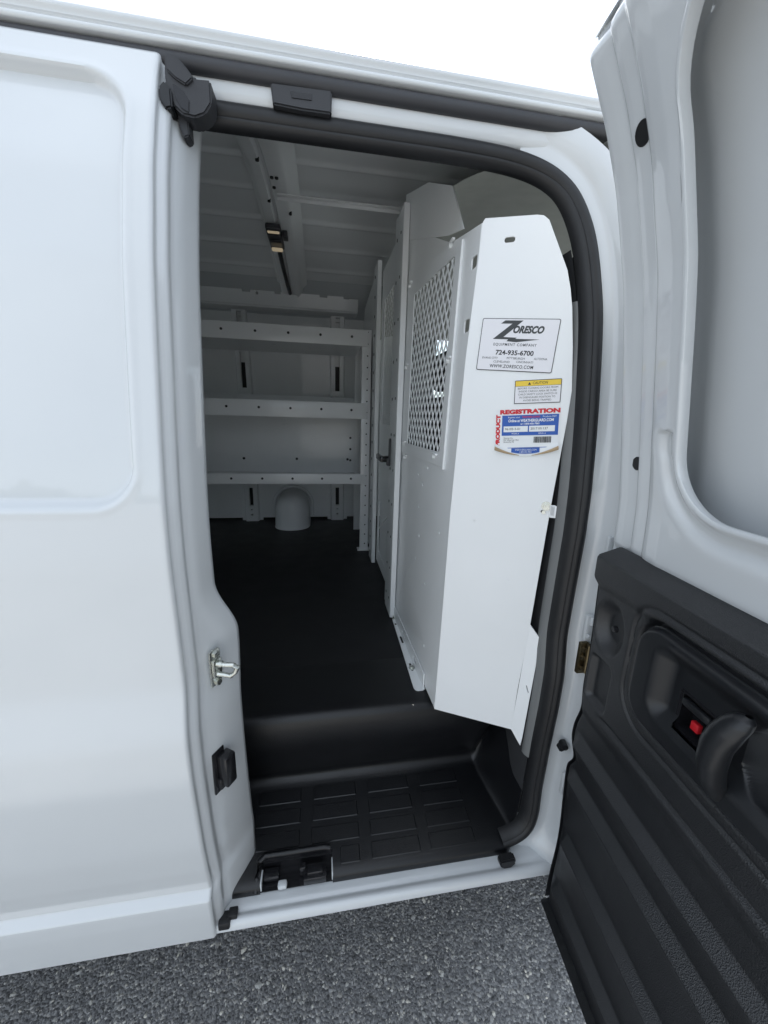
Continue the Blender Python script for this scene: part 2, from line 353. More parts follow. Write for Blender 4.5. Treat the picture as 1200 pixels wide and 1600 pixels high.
ext2('latch_pawl', [(-.1735, 1.728), (-.162, 1.722), (-.155, 1.712), (-.157, 1.699), (-.166, 1.703), (-.172, 1.714)], LY - .0015, LY + .01, GLOSSB, RDoor, .001)
ext2('latch_cover', [(-.1795, 1.7555), (-.170, 1.7555), (-.1585, 1.7465), (-.149, 1.736), (-.158, 1.728), (-.170, 1.733), (-.179, 1.740)], LY - .004, LY + .004, DARKG, RDoor, .0015)
ext2('latch_arm', [(-.1905, 1.722), (-.183, 1.730), (-.176, 1.722), (-.176, 1.703), (-.184, 1.7005), (-.190, 1.708)], LY - .006, LY + .02, TRIMS, RDoor, .002)

# -- rear quarter panel and far side
skin('quarter_panel', -3.2, -.646, 60, .433, 1.777, 120, van, hem=False)
skin('cab_door', .505, 1.62, 120, .433, 1.786, 200, van, hole=(.62, 1.25, 1.45, 1.70, .08))
skin('far_side_panel', -3.2, 1.62, 200, .433, 1.80, 140, van, hole=(.64, 1.25, 1.45, 1.785, .06), far=True)
for (y, nm) in ((1, 'near'), (-1, 'far')):
    z0, z1 = 1.24, 1.77; f_ = (lambda z: prof(z) + .012) if y > 0 else (lambda z: 2.0 - prof(z) - .012)
    P = np.array([[(x, f_(z), z) for z in np.linspace(z0, z1, 12)] for x in (.60, 1.48)]); grid('cab_window', P, GLASSM, van, 60)

# -- roof: outer skin, drip rail, rail seal, header
def roofz(y):
    return np.interp(y, [.152, .165, .20, .30, .45, .65, .85, 1.0], [1.8085, 1.815, 1.838, 1.904, 1.995, 2.060, 2.090, 2.100])
ys = np.concatenate([np.linspace(.152, 1.0, 60)]); ysf = np.concatenate([ys, 2.0 - ys[::-1][1:]])
rz_ = np.array([roofz(min(y, 2 - y)) for y in ysf]); kk = np.exp(-np.linspace(-2, 2, 9) ** 2); kk /= kk.sum()
rzs = np.convolve(np.pad(rz_, 4, mode='edge'), kk, 'valid'); rzs[:3] = rz_[:3]; rzs[-3:] = rz_[-3:]
xs = np.linspace(-3.2, 1.62, 40); P = np.zeros((len(xs), len(ysf), 3))
P[..., 0] = xs[:, None]; P[..., 1] = ysf[None]; P[..., 2] = rzs[None]
grid('roof', P, PAINT, van, 50)
def extr(name, prf, X0, X1, M, parent, smooth=40, nseg=2, closed=True):
    xs = np.linspace(X0, X1, nseg); P = np.array([[(x, p[0], p[1]) for p in prf + ([prf[0]] if closed else [])] for x in xs])
    o = grid(name, P, M, parent, smooth); 
    if closed:
        bm = bmesh.new(); bm.from_mesh(o.data); bmesh.ops.remove_doubles(bm, verts=bm.verts, dist=1e-6); bmesh.ops.holes_fill(bm, edges=bm.edges); bmesh.ops.recalc_face_normals(bm, faces=bm.faces)
        for e_ in bm.edges: e_.smooth = len(e_.link_faces) == 2 and e_.calc_face_angle(0) < math.radians(smooth)
        bm.to_mesh(o.data); bm.free()
    return o
def rnd(cx, cy, r, a0, a1, n=8): return [(cx + r * math.cos(math.radians(a0 + (a1 - a0) * k / n)), cy + r * math.sin(math.radians(a0 + (a1 - a0) * k / n))) for k in range(n + 1)]
extr('drip_rail', [(.200, 1.826), (.160, 1.8125)] + rnd(.1530, 1.8065, .0055, 80, 230) + [(.1500, 1.799), (.1525, 1.797), (.1490, 1.7945)] + rnd(.1500, 1.7900, .0038, 130, 260) + [(.158, 1.786), (.2, 1.786)], -3.2, 1.62, PAINT, van, 40)
extr('far_drip_rail', [(1.825, 1.820), (1.840, 1.8125), (1.8485, 1.8085), (1.850, 1.797), (1.842, 1.790), (1.825, 1.788)], -3.2, 1.62, PAINT, van, 40)
for xx in (-3.19, 1.60): pyd('roof_end', [(xx, y, z) for y, z in zip(ysf, rzs - .002)] + [(xx, 1.84, 1.74), (xx, .16, 1.74)], [tuple(range(len(ysf) + 2))], PAINT, van)
extr('rail_seal', rnd(.1585, 1.7755, .0098, 60, 300, 14) + [(.18, 1.768), (.18, 1.792), (.166, 1.792)], -3.2, .447, RAILG, van, 40)
extr('door_header', [(.150, 1.800), (.1625, 1.780), (.1610, 1.777), (.1604, 1.772), (.1612, 1.764), (.1625, 1.755), (.1645, 1.749), (.1700, 1.744), (.19, 1.74), (.21, 1.80)], -.6, .40, PAINT, van, 60, closed=False)
cp = ext('catch_plate', [(-.0605, 1.7675), (.0215, 1.7695), (.0205, 1.7425), (-.020, 1.7420), (-.058, 1.7435)], .1525, .1665, DARKG, van, .002)
ext('catch_slot', [(-.036, 1.761), (-.004, 1.762), (-.005, 1.752), (-.034, 1.7515)], .1515, .156, GLOSSB, cp, .0015)

# -- door opening: white frame ring, rubber seal, pillar trim
raw = [(-.32, 1.746), (-.14, 1.746), (.10, 1.7465), (.20, 1.7465), (.28, 1.744), (.325, 1.738), (.360, 1.728), (.385, 1.714), (.403, 1.694), (.421, 1.652), (.435, 1.595), (.445, 1.499), (.449, 1.36), (.4485, 1.19), (.447, .943), (.446, .727), (.447, .594), (.447, .53), (.441, .494), (.426, .473), (.402, .462), (.375, .457)]
def resamp(pts, n):
    p = np.array(pts, float); d = np.r_[0, np.cumsum(np.hypot(*np.diff(p, axis=0).T))]; t = np.linspace(0, d[-1], n)
    q = np.stack([np.interp(t, d, p[:, i]) for i in (0, 1)], 1); k = np.ones(7) / 7
    for _ in range(2): q = np.stack([np.convolve(np.pad(q[:, i], 3, mode='reflect', reflect_type='odd'), k, 'valid') for i in (0, 1)], 1)
    return q
PATH = resamp(raw, 220)
tg = np.gradient(PATH, axis=0); tg /= np.linalg.norm(tg, axis=1)[:, None]; NRM = np.stack([-tg[:, 1], tg[:, 0]], 1)   # outward
def sealY(z): return .075 + .72 * prof(np.maximum(z, .60)) - .010 * (1 - sm(.45, .72, z))
def sweep(name, prf, M, parent, i0=0, i1=None, topd=1.0, smooth=45, topo=1.0):
    idx = range(i0, i1 or len(PATH)); P = np.zeros((len(idx), len(prf), 3))
    for k, i in enumerate(idx):
        sc = 1 - (1 - topd) * max(0, NRM[i, 1]); so = 1 - (1 - topo) * max(0, NRM[i, 1])
        for j, (o, d) in enumerate(prf):
            o = o * so; P[k, j] = (PATH[i, 0] + NRM[i, 0] * o, float(sealY(PATH[i, 1])) + d * sc, PATH[i, 1] + NRM[i, 1] * o)
    return grid(name, P, M, parent, smooth)
right0 = int(np.argmax(PATH[:, 0] > .30))
_pp = [(-.012, .02), (-.002, .004), (.004, .0), (.012, -.004), (.018, -.006), (.0225, -.010), (.025, -.018), (.028, -.030), (.034, -.046), (.042, -.062), (.052, -.072), (.058, -.075)]
rows = []
for i in range(right0, int(np.argmax((PATH[:, 0] > .3) & (PATH[:, 1] < .60)))):
    sc = 1 - .90 * max(0, NRM[i, 1]) ** .5
    rows.append([(PATH[i, 0] + NRM[i, 0] * o_, float(sealY(PATH[i, 1])) + d_ * sc, PATH[i, 1] + NRM[i, 1] * o_) for o_, d_ in _pp])
last = np.array(rows[-1])
for z in np.linspace(last[:, 2].mean() - .008, .432, 14):
    r_ = last.copy(); r_[:, 2] = z; k_ = float(sm(.50, .432, z)); r_[:, 0] -= .004 * k_; r_[:, 0] += (float(np.interp(-max(z, .464), -PATH[60:, 1], PATH[60:, 0])) - float(np.interp(-last[:, 2].mean(), -PATH[60:, 1], PATH[60:, 0]))) * np.linspace(1, 0, len(_pp)) ** .8; r_[:, 1] += float(sealY(z) - sealY(last[:, 2].mean())); rows.append([tuple(q) for q in r_])
grid('door_pillar', np.array(rows), PAINT, van, 60)
seal = sweep('door_seal', [(o_ * .72, d_ * .9) for o_, d_ in [(0, .012), (.002, .002), (.001, -.007), (-.004, -.0135), (-.011, -.0160), (-.018, -.0150), (-.0230, -.0120), (-.0245, -.0098), (-.0260, -.0105), (-.030, -.0090), (-.0345, -.004), (-.038, .003), (-.040, .010), (-.040, .016)]], RUBBER, van, topd=.66, topo=1.0)
nlow = int(np.argmax((PATH[:, 0] > .3) & (PATH[:, 1] < .66)))
sweep('pillar_trim', [(-.024, .010), (-.030, .013), (-.0345, .020), (-.0355, .030), (-.031, .036)], TRIMG, van, int(np.argmax((PATH[:, 0] > .3) & (PATH[:, 1] < 1.54))), nlow)
sweep('inner_pillar', [(-.030, .014), (-.030, .07), (-.02, .16), (.03, .22)], SEATM, van, int(np.argmax((PATH[:, 0] > .3) & (PATH[:, 1] < 1.62))), nlow + 10)
bm = bmesh.new()
for k in range(2): pass
ext('seal_end_flap', [(.352, .466), (.385, .468), (.388, .455), (.377, .444), (.369, .434), (.362, .443), (.353, .452)], .035, .052, RUBBER, seal, .003)
# front body panel behind the hinges
P = np.array([[(x, prof(z) + (.0 if x > .492 else .004), z) for z in np.linspace(.433, 1.786, 120)] for x in np.linspace(.492, .503, 4)]); grid('cab_pillar_skin', P, PAINT, van, 50)
# pillar hardware: hinge, rubber stop, bracket
bm = bmesh.new(); bbox(bm, (.464, .046, .925), (.016, .008, .062), .0015); cyl(bm, (.470, .036, .90), (.470, .036, .955), .006, 10)
for dz in (-.018, .004, .02): cyl(bm, (.461, .043, .925 + dz), (.461, .036, .925 + dz), .0045, 6)
frombm('door_hinge', bm, BRASS, van)
bm = bmesh.new(); bbox(bm, (.4665, .046, .985), (.014, .010, .050), .003); bbox(bm, (.470, .040, 1.0), (.010, .008, .016), .002); cyl(bm, (.463, .040, .972), (.463, .034, .972), .004, 6); frombm('hinge_bracket', bm, PAINT, van)
bm = bmesh.new(); cyl(bm, (.463, .058, .727), (.4605, .042, .727), .0075, 12, .006, .001); cyl(bm, (.457, .056, .722), (.456, .046, .722), .006, 8); frombm('rubber_stop', bm, RUBBER, van)
bm = bmesh.new(); bbox(bm, (.474, .040, 1.125), (.010, .008, .062), .002); frombm('upper_hinge_leaf', bm, PAINT, van)
bm = bmesh.new(); bbox(bm, (.472, .044, .640), (.012, .010, .05), .003); frombm('lower_hinge_leaf', bm, PAINT, van)

# -- sill
extr('door_sill', [(.14, .447), (.085, .4515), (.074, .4510), (.066, .4495), (.0515, .4480), (.0445, .4475), (.0415, .4455), (.0385, .4455), (.0355, .4475), (.0315, .4490), (.0275, .4485), (.0240, .4460), (.0215, .4400), (.0205, .4340), (.0225, .4310), (.05, .428), (.14, .428)], -.20, .478, PAINT, van, 35)
box('underbody', (-3.2, .10, .36), (1.62, 1.90, .427), DARKG, van, .004)

# -- floor mat and moulded step
pf = [(.40, .7005), (.32, .7005), (.262, .7005), (.238, .7000), (.2275, .6975), (.2215, .6920), (.2185, .6830), (.2170, .668), (.2175, .640), (.224, .600), (.236, .560), (.247, .530), (.2515, .516), (.2485, .5055), (.238, .4985), (.225, .4965)] + [(y, .470 + (y - .068) * .166) for y in np.linspace(.215, .072, 14)] + [(.066, .4685), (.0610, .4650), (.0590, .4590), (.0590, .4500)]
pf = np.array(pf); xs = np.concatenate([np.linspace(-.34, .34, 120), np.linspace(.344, .446, 40)])
P = np.zeros((len(xs), len(pf), 3))
for i, x in enumerate(xs):
    fr_ = .368 + .030 * sm(.24, .07, pf[:, 0]); k = sm(0, 1, np.clip((x - fr_) / (.448 - fr_), 0, 1)) ** 1.15
    P[i, :, 0] = x; P[i, :, 1] = np.maximum(pf[:, 0], .059 + .045 * float(sm(.375, .43, x))); P[i, :, 2] = pf[:, 1] + (.700 - pf[:, 1]) * k * np.where(pf[:, 0] < .0665, .9, 1)
cx = (P[:-1, :-1, 0] + P[1:, 1:, 0]) / 2; cy = (P[:-1, :-1, 1] + P[1:, 1:, 1]) / 2; cz = (P[:-1, :-1, 2] + P[1:, 1:, 2]) / 2
mask = ~((cx > -.124) & (cx < .0125) & (cy < .094) & (cz < .6))
step = grid('step_well', P, STEPM, van, 60, mask)
floor = box('floor_mat', (-3.15, .33, .68), (1.60, 1.95, .700), MATM, van, .003)
pm = None
def stepz(y): return .470 + (y - .068) * .166
for c, (xa, xb) in enumerate(((.218, .316), (.094, .196), (-.030, .072), (-.150, -.052))):
    for r_, y in enumerate((.214, .172, .130, .090)):
        if r_ == 3 and c in (3,): continue
        x0, x1 = xa + .006 * (3 - r_) * .3, xb
        if r_ == 3 and c == 2: x0, x1 = .030, .070
        sl = math.atan(.166); bm = bmesh.new(); bbox(bm, ((x0 + x1) / 2, y, stepz(y) - .0026), (x1 - x0, .031, .008), .0016, Matrix.Rotation(sl, 3, 'X'), 1)
        frombm('tread_pad', bm, STEPM, step, 20)
# latch pocket in the sill edge of the step
pk = extr('latch_pocket', [(.096, .487), (.0955, .4545), (.0600, .4540), (.0600, .4525), (.098, .4525), (.098, .487)], -.124, .014, GLOSSB, van, 20)
bm = bmesh.new(); bbox(bm, (.0135, .0745, .464), (.0026, .028, .020), .001); frombm('pocket_edge', bm, PAINT, pk)
bm = bmesh.new(); bbox(bm, (-.1215, .0735, .463), (.003, .026, .018), .001); frombm('pocket_edge', bm, PAINT, pk)
bm = bmesh.new(); bbox(bm, (-.082, .0645, .4575), (.018, .014, .010), .004); frombm('pocket_tongue', bm, PAINT, pk)
bm = bmesh.new(); bbox(bm, (-.020, .0700, .463), (.044, .024, .014), .002); bbox(bm, (-.020, .072, .472), (.030, .016, .008), .002); bbox(bm, (-.044, .080, .467), (.012, .012, .02), .002)
frombm('pocket_latch', bm, GLOSSB, pk)
bm = bmesh.new(); bbox(bm, (-.104, .082, .462), (.030, .020, .010), .003); frombm('pocket_block', bm, GLOSSB, pk)
# black moulded rim round the pocket
bm = bmesh.new(); tube(bm, [(-.131, .060, .454), (-.130, .075, .470), (-.128, .092, .485), (-.117, .099, .4885), (.000, .099, .4885), (.010, .098, .486)], .0055, 8); frombm('pocket_rim', bm, STEPM, pk, 60)

# -- far wall with ribs, slots, roof side rail
wz = [.66, .70, 1.00, 1.35, 1.55, 1.72, 1.84, 1.90, 1.96]; wy = [1.865, 1.865, 1.87, 1.86, 1.845, 1.82, 1.80, 1.785, 1.76]
wallY = lambda z: np.interp(z, wz, wy)
zs = np.linspace(.715, 1.955, 94); xs = np.linspace(-3.15, .55, 240); X_, Z_ = np.meshgrid(xs, zs, indexing='ij')
Y_ = wallY(Z_) - .006 * sm(.02, .0, np.abs(Z_ - 1.20) - .0) - .008 * sm(-.01, .02, sdrr(X_, Z_, -.33, 1.73, .03, 1.83, .02)) * sm(1.66, 1.72, Z_)
wall = grid('far_wall', np.stack([X_, Y_, Z_], -1), INNER, van, 50)
def wall_rib(xc, w=.085):
    prot = .030; slots = [(.735, .745), (.768, .775), (.795, .905), (1.47, 1.655), (1.775, 1.845)]; sw = [.006, .006, .011, .0125, .012]
    bm = bmesh.new(); zz = sorted(set([.655, .69] + [q for s in slots for q in s] + list(np.linspace(.95, 1.44, 6)) + list(np.linspace(1.69, 1.89, 4))))
    def pt(x, d, z): return bm.verts.new((x, float(wallY(z)) - d, z))
    for a, b in zip(zz[:-1], zz[1:]):
        cut = None
        for s, q in zip(slots, sw):
            if a >= s[0] - 1e-6 and b <= s[1] + 1e-6: cut = q
        cols = [(-w / 2 - .018, .002), (-w / 2, .003), (-w / 2 + .008, prot), (w / 2 - .008, prot), (w / 2, .003), (w / 2 + .018, .002)]
        for (x0, d0), (x1, d1) in zip(cols[:-1], cols[1:]):
            segs = [((x0, d0), (x1, d1))]
            if cut and d0 == d1 == prot:
                segs = [((x0, d0), (-cut, d0)), ((cut, d0), (x1, d1))]
                for sx in (-1, 1): bm.faces.new((pt(xc + sx * cut, prot, a), pt(xc + sx * cut, prot, b), pt(xc + sx * cut, .0, b), pt(xc + sx * cut, .0, a)))
                bm.faces.new((pt(xc - cut, prot, a), pt(xc + cut, prot, a), pt(xc + cut, 0, a), pt(xc - cut, 0, a)))
            for (u0, e0), (u1, e1) in segs: bm.faces.new((pt(xc + u0, e0, a), pt(xc + u1, e1, a), pt(xc + u1, e1, b), pt(xc + u0, e0, b)))
    bmesh.ops.remove_doubles(bm, verts=bm.verts, dist=1e-5); o = frombm('wall_rib', bm, INNER, wall, 30)
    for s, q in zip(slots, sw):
        zc = (s[0] + s[1]) / 2; bm = bmesh.new(); bbox(bm, (xc, float(wallY(zc)) - .004, zc), (2 * q + .004, .004, s[1] - s[0] + .004), 0); frombm('rib_slot_shade', bm, HOLE, wall)  # black plates paint the hollow shade behind the slots
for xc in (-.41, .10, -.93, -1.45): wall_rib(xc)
# roof side rail with notches
outl = []; x = -1.6
top = 1.938
pts = [(.20, 1.915), (.155, 1.915)]
notch_ = [(.155, .125), (.045, .005), (-.185, -.215), (-.33, -.37), (-.62, -.66), (-.9, -.95)]
for a, b in notch_: pts += [(a, top), (a - .001, top - .026), (b, top - .026), (b - .001, top)]
pts += [(-1.6, top)]
plate('roof_side_rail', [(-1.6, 1.862), (.20, 1.862)] + pts, [circ(-.10, 1.915, .008), circ(-.30, 1.91, .007)], .003, INNER, van, fn=lambda a, b, c: Vector((a, 1.690 + (b - 1.862) * -.30 + c, b)))
box('rail_ledge', (-1.6, 1.692, 1.852), (.20, 1.79, 1.8625), INNER, van, .003)
# filler cover: arched hood on the wall
bm = bmesh.new(); cxf, r, dep = -.165, .098, .115; rings = []
for zz_, sc_ in [(.701, 1.03), (.712, 1.0), (.76, .99), (.80, .98)] + [(.80 + r * math.sin(q), .98 * math.cos(q) ** .9) for q in np.linspace(.15, 1.52, 10)]:
    ring = [(cxf + r * sc_, 1.865, zz_)] + [(cxf + r * sc_ * math.cos(a_), 1.735 - dep * (sc_ ** .6) * math.sin(a_) ** .8, zz_) for a_ in np.linspace(0, math.pi, 25)] + [(cxf - r * sc_, 1.865, zz_)]
    rings.append([bm.verts.new(p) for p in ring])
for A, B in zip(rings[:-1], rings[1:]):
    for k in range(len(A) - 1): bm.faces.new((A[k], A[k + 1], B[k + 1], B[k]))
bm.faces.new(rings[-1])
fc = frombm('filler_cover', bm, INNER, van, 60)
bm = bmesh.new(); tube(bm, [(cxf + .112, 1.845, .73)] + [(cxf + .112 * math.cos(math.pi * k / 24), 1.845, .80 + .112 * math.sin(math.pi * k / 24)) for k in range(25)] + [(cxf - .112, 1.845, .73)], .010, 8); frombm('filler_cover_rim', bm, INNER, fc, 60)

# -- inner ceiling, bows, swages, lamp
cyv = [.20, .26, .34, .45, .62, .80, 1.0, 1.2, 1.38, 1.55, 1.66, 1.74, 1.80]; czv = [1.775, 1.82, 1.872, 1.925, 1.985, 2.015, 2.025, 2.012, 1.992, 1.972, 1.956, 1.93, 1.90]
ceilz = lambda y: np.interp(y, cyv, czv)
ys = np.linspace(.20, 1.80, 260); base = np.convolve(np.pad(ceilz(ys), 10, mode='edge'), np.ones(21) / 21, 'valid')
for yc in (.42, .60, .78, .96, 1.14, 1.32, 1.50): base = base - .007 * np.exp(-((ys - yc) / .012) ** 2)
xs = np.linspace(-3.15, 1.60, 30); P = np.zeros((30, 260, 3)); P[..., 0] = xs[:, None]; P[..., 1] = ys; P[..., 2] = base
ceil_ = grid('ceiling_panel', P, INNER, van, 60)
cz_s = lambda y: float(np.interp(y, ys, np.convolve(np.pad(ceilz(ys), 10, mode='edge'), np.ones(21) / 21, 'valid')))
def bow(x0, x1):
    w = x1 - x0; prf = [(0, -.002), (.010, -.006), (.016, -.026), (.026, -.030), (.046, -.030), (.052, -.022), (.058, -.022), (.064, -.030), (w - .040, -.030), (w - .030, -.024), (w - .020, -.012), (w, -.004)]
    yy = np.linspace(.22, 1.70, 60); P = np.array([[(x0 + a, y, cz_s(y) + d - .006) for a, d in prf] for y in yy]); return grid('roof_bow', P, INNER, van, 35)
for a in (-.195, -.80, -1.42): bow(a, a + .14)
bm = bmesh.new()
for (yy, xx) in ((.80, -.125), (.80, -.112), (.86, -.125), (1.02, -.09), (.70, -.15), (.95, -.15)): cyl(bm, (xx, yy, cz_s(yy) - .040), (xx, yy, cz_s(yy) - .030), .005, 8)
frombm('bow_holes', bm, HOLE, ceil_)['kind'] = 'stuff'
lm = bmesh.new(); bbox(lm, (-.155, 1.165, cz_s(1.165) - .046), (.052, .18, .020), .006); bbox(lm, (-.118, 1.15, cz_s(1.15) - .046), (.018, .05, .018), .003)
lamp = frombm('cargo_lamp', lm, LAMPM, van)
for yy in (1.10, 1.165, 1.23):
    t = bmesh.new(); bbox(t, (-.155, yy, cz_s(yy) - .058), (.042, .018, .010), .004, None, 3); frombm('lamp_lens', t, BULB if yy != 1.165 else DARKG, lamp)
bm = bmesh.new(); tube(bm, [(-.152, 1.27, cz_s(1.27) - .038), (-.150, 1.4, cz_s(1.4) - .038), (-.146, 1.55, cz_s(1.55) - .037), (-.14, 1.66, cz_s(1.66) - .037)], .009, 8); frombm('lamp_cable', bm, GLOSSB, lamp, 60)
# near-side inner liner, tail wall
P = np.array([[(x, .135 + .75 * float(prof(z)), z) for z in np.linspace(.44, 1.80, 30)] for x in (-3.15, -.24)]); grid('near_liner', P, INNER, van, 50)
tail = plate('tail_doors', [(.12, .44), (1.88, .44), (1.88, 1.80), (1.70, 1.90), (1.0, 2.02), (.30, 1.90), (.12, 1.80)], [rrect(.26, 1.20, .95, 1.74, .06), rrect(1.05, 1.20, 1.74, 1.74, .06)], .05, INNER, van, fn=lambda a, b, c: Vector((-3.17 + c, a, b)))  # window openings added to let daylight into the bay
for y0 in (.25, 1.04): pyd('added_tail_window', [(-3.17, y0, 1.19), (-3.17, y0 + .71, 1.19), (-3.17, y0 + .71, 1.75), (-3.17, y0, 1.75)], [(0, 1, 2, 3)], GLASSM, tail)  # unseen rear panes, added only to brighten the interior

# -- cab: headliner, seats, far trim, dash, windscreen
P = np.array([[(x, y, 1.958 - .29 * (y - 1) ** 2 - .035 * float(sm(.37, .30, x)) + .012 * float(sm(.37, .45, x))) for y in np.linspace(.19, 1.81, 50)] for x in np.linspace(.30, 1.60, 40)]); grid('cab_headliner', P, HEADL, van, 60)
def seat(y, dx=0, dz=0):
    bm = bmesh.new(); bbox(bm, (.62 + dx, y, 1.17 + dz), (.13, .50, .72), .05, Matrix.Rotation(math.radians(-10), 3, 'Y'), 4); bbox(bm, (.90 + dx, y, .92), (.52, .50, .16), .05, None, 4)
    o = frombm('seat', bm, SEATM, van, 60); bm = bmesh.new(); bbox(bm, (.56 + dx, y, 1.64 + dz), (.09, .27, .18), .035, Matrix.Rotation(math.radians(-8), 3, 'Y'), 4); frombm('headrest', bm, SEATM, o, 60)
seat(.52, .08); seat(1.44, .06, -.08)
box('far_pillar_trim', (.44, 1.79, .70), (.665, 1.85, 1.86), TRIMG, van, .01)
box('far_door_trim', (.62, 1.84, .60), (1.50, 1.88, 1.24), DARKG, van, .01)
box('dashboard', (1.45, .15, .70), (1.75, 1.85, 1.18), DARKG, van, .03)
pyd('windscreen', [(1.62, .20, 1.84), (1.62, 1.80, 1.84), (2.25, 1.85, 1.16), (2.25, .15, 1.16)], [(0, 1, 2, 3)], GLASSM, van)
box('hood', (1.62, .06, .50), (2.75, 1.94, 1.14), PAINT, van, .08)

# ---------------------------------------------------------------- the open front half of the side door
OD = Vector((.455, 0, 0)); U = Vector((-.0995, -.995, 0)).normalized(); Wn = Vector((-U.y * -1, U.x * -1, 0)); Wn = Vector((-.995, .0995, 0)).normalized()
def D(u, s, z): return OD + U * u + Wn * s + Vector((0, 0, z))
def Dg(Ug, Sg, Zg):
    return np.stack([OD.x + U.x * Ug + Wn.x * Sg, OD.y + U.y * Ug + Wn.y * Sg, Zg], -1)
LEN = .655
dp = lambda z: np.where(z > 1.1, prof(np.maximum(z, 1.1)), np.minimum(prof(z), .01))
us = np.concatenate([np.linspace(-.023, .13, 104), np.linspace(.133, LEN - .11, 90), np.linspace(LEN - .107, LEN, 50)]); zs = np.linspace(.44, 1.780, 400)
Ug, Zg = np.meshgrid(us, zs, indexing='ij')
us_m = np.minimum(Ug, LEN - .022 - Ug)                                 # distance from either edge
sec = np.interp(us_m, [-.023, -.0225, -.021, -.018, -.012, .0, .016, .022, .030, .046, .052, .060, .080, .094, .2], [-.040, -.016, -.007, -.0035, -.0030, -.0045, -.0075, -.0030, -.0022, -.0025, .0015, .0030, .0045, .0040, .0040])
win = sdrr(Ug, Zg,   .098, 1.232, LEN - .107, 1.722, .075)
winw = .0035 * np.sin(Zg * 31 + 1.0) * (np.abs(Zg - 1.47) < .26)
notch = -.004 * (np.exp(-((Zg - 1.578) / .016) ** 4) + np.exp(-((Zg - 1.318) / .018) ** 4)) * (Ug < .12)
win = win + notch
inw = sm(.002, -.003, win)
soft = sm(.060, .004, win)                                     # bowl shape round the opening
top = sm(1.755, 1.78, Zg)
Sg = dp(Zg) + sec * (1 - soft * .3) + .004 * soft - .0095 * np.exp(-((win - .018) / .010) ** 2) * (Zg < 1.33) - .016 * top ** 1.5
lower = sm(1.16, 1.13, Zg); Sg = Sg - .012 * lower
maskw = ((win[:-1, :-1] + win[1:, 1:]) / 2) > 0
# holes in the shell for the drain plugs
def hz(u0, z0, ru, rz): return ((Ug - u0) / ru) ** 2 + ((Zg - z0) / rz) ** 2
FD = grid('front_side_door', Dg(Ug, Sg, Zg), PAINT, van, 60, maskw)
FD['label'] = 'opened front half of the side door with black trim panel'
# return lip of the window opening
bo = rrect(  .098, 1.232, LEN - .107, 1.722, .075, 12); dense = []
for a, b in zip(bo, bo[1:] + bo[:1]):
    nseg = max(1, int(math.hypot(b[0] - a[0], b[1] - a[1]) / .008)); dense += [(a[0] + (b[0] - a[0]) * k / nseg, a[1] + (b[1] - a[1]) * k / nseg) for k in range(nseg)]
P = []
for (u, z) in dense + dense[:1]:
    s0 = float(dp(z)); n_ = -.004 * (math.exp(-((z - 1.578) / .016) ** 4) + math.exp(-((z - 1.318) / .018) ** 4)) * (1 if u < .12 else 0)
    cu, cz = (u - LEN / 2), (z - 1.477); ln = math.hypot(cu, cz); ox, oz = -cu / ln, -cz / ln
    ww = -n_ if u < .12 else 0
    P.append([D(u - ox * .002 - (0), s0 + .0040 + .004, z - oz * .002), D(u + ox * .001, s0 + .0086, z + oz * .001), D(u + ox * .0035, s0 + .0070, z + oz * .0035), D(u + ox * .0040, s0 + .001, z + oz * .004), D(u + ox * .001, s0 - .006, z + oz * .001)])
grid('window_lip', np.array([[p[:] for p in r] for r in P]), PAINT, FD, 50)
# outer sheet of the door, seen through the window opening
uo = np.linspace(-.03, LEN + .02, 60); zo = np.linspace(.433, 1.786, 160); Ug2, Zg2 = np.meshgrid(uo, zo, indexing='ij')
rec = sdrr(Ug2, Zg2, .06, 1.20, LEN - .06, 1.74, .05)
grid('outer_sheet', Dg(Ug2, prof(Zg2) - .060 + .007 * (1 - sm(-.008, .004, rec)), Zg2), PAINT, FD, 60)
P = np.array([[tuple(D(u, float(prof(z)) + s, z)) for z in np.linspace(.433, 1.786, 60)] for u, s in ((-.03, -.060), (-.0305, -.050), (-.026, -.044), (-.023, -.039))]); grid('hinge_edge', P, PAINT, FD, 60)
# top corner of the door reaching over the header
P = np.array([[tuple(D(u, float(prof(1.78)) + s, z)) for s, z in ((-.016, 1.780), (-.020, 1.7845), (-.032, 1.788), (-.058, 1.788))] for u in np.linspace(-.023, LEN, 20)]); grid('top_edge', P, PAINT, FD, 40)
# drain plugs
for u0, z0, r1 in ((.040, 1.656, .0125), (.014, 1.284, .0100)):
    s0 = float(dp(z0)); tl = .35 if z0 > 1.5 else .1; bm = bmesh.new(); c = D(u0, s0 - (.0022 if z0 > 1.5 else .0068), z0); ax = (Wn + Vector((0, 0, -.40 if z0 > 1.5 else -.12))).normalized()
    cyl(bm, c - ax * .006, c + ax * .0012, r1, 20, r1 * .97, .0006); frombm('drain_plug', bm, HOLE, FD, 40)

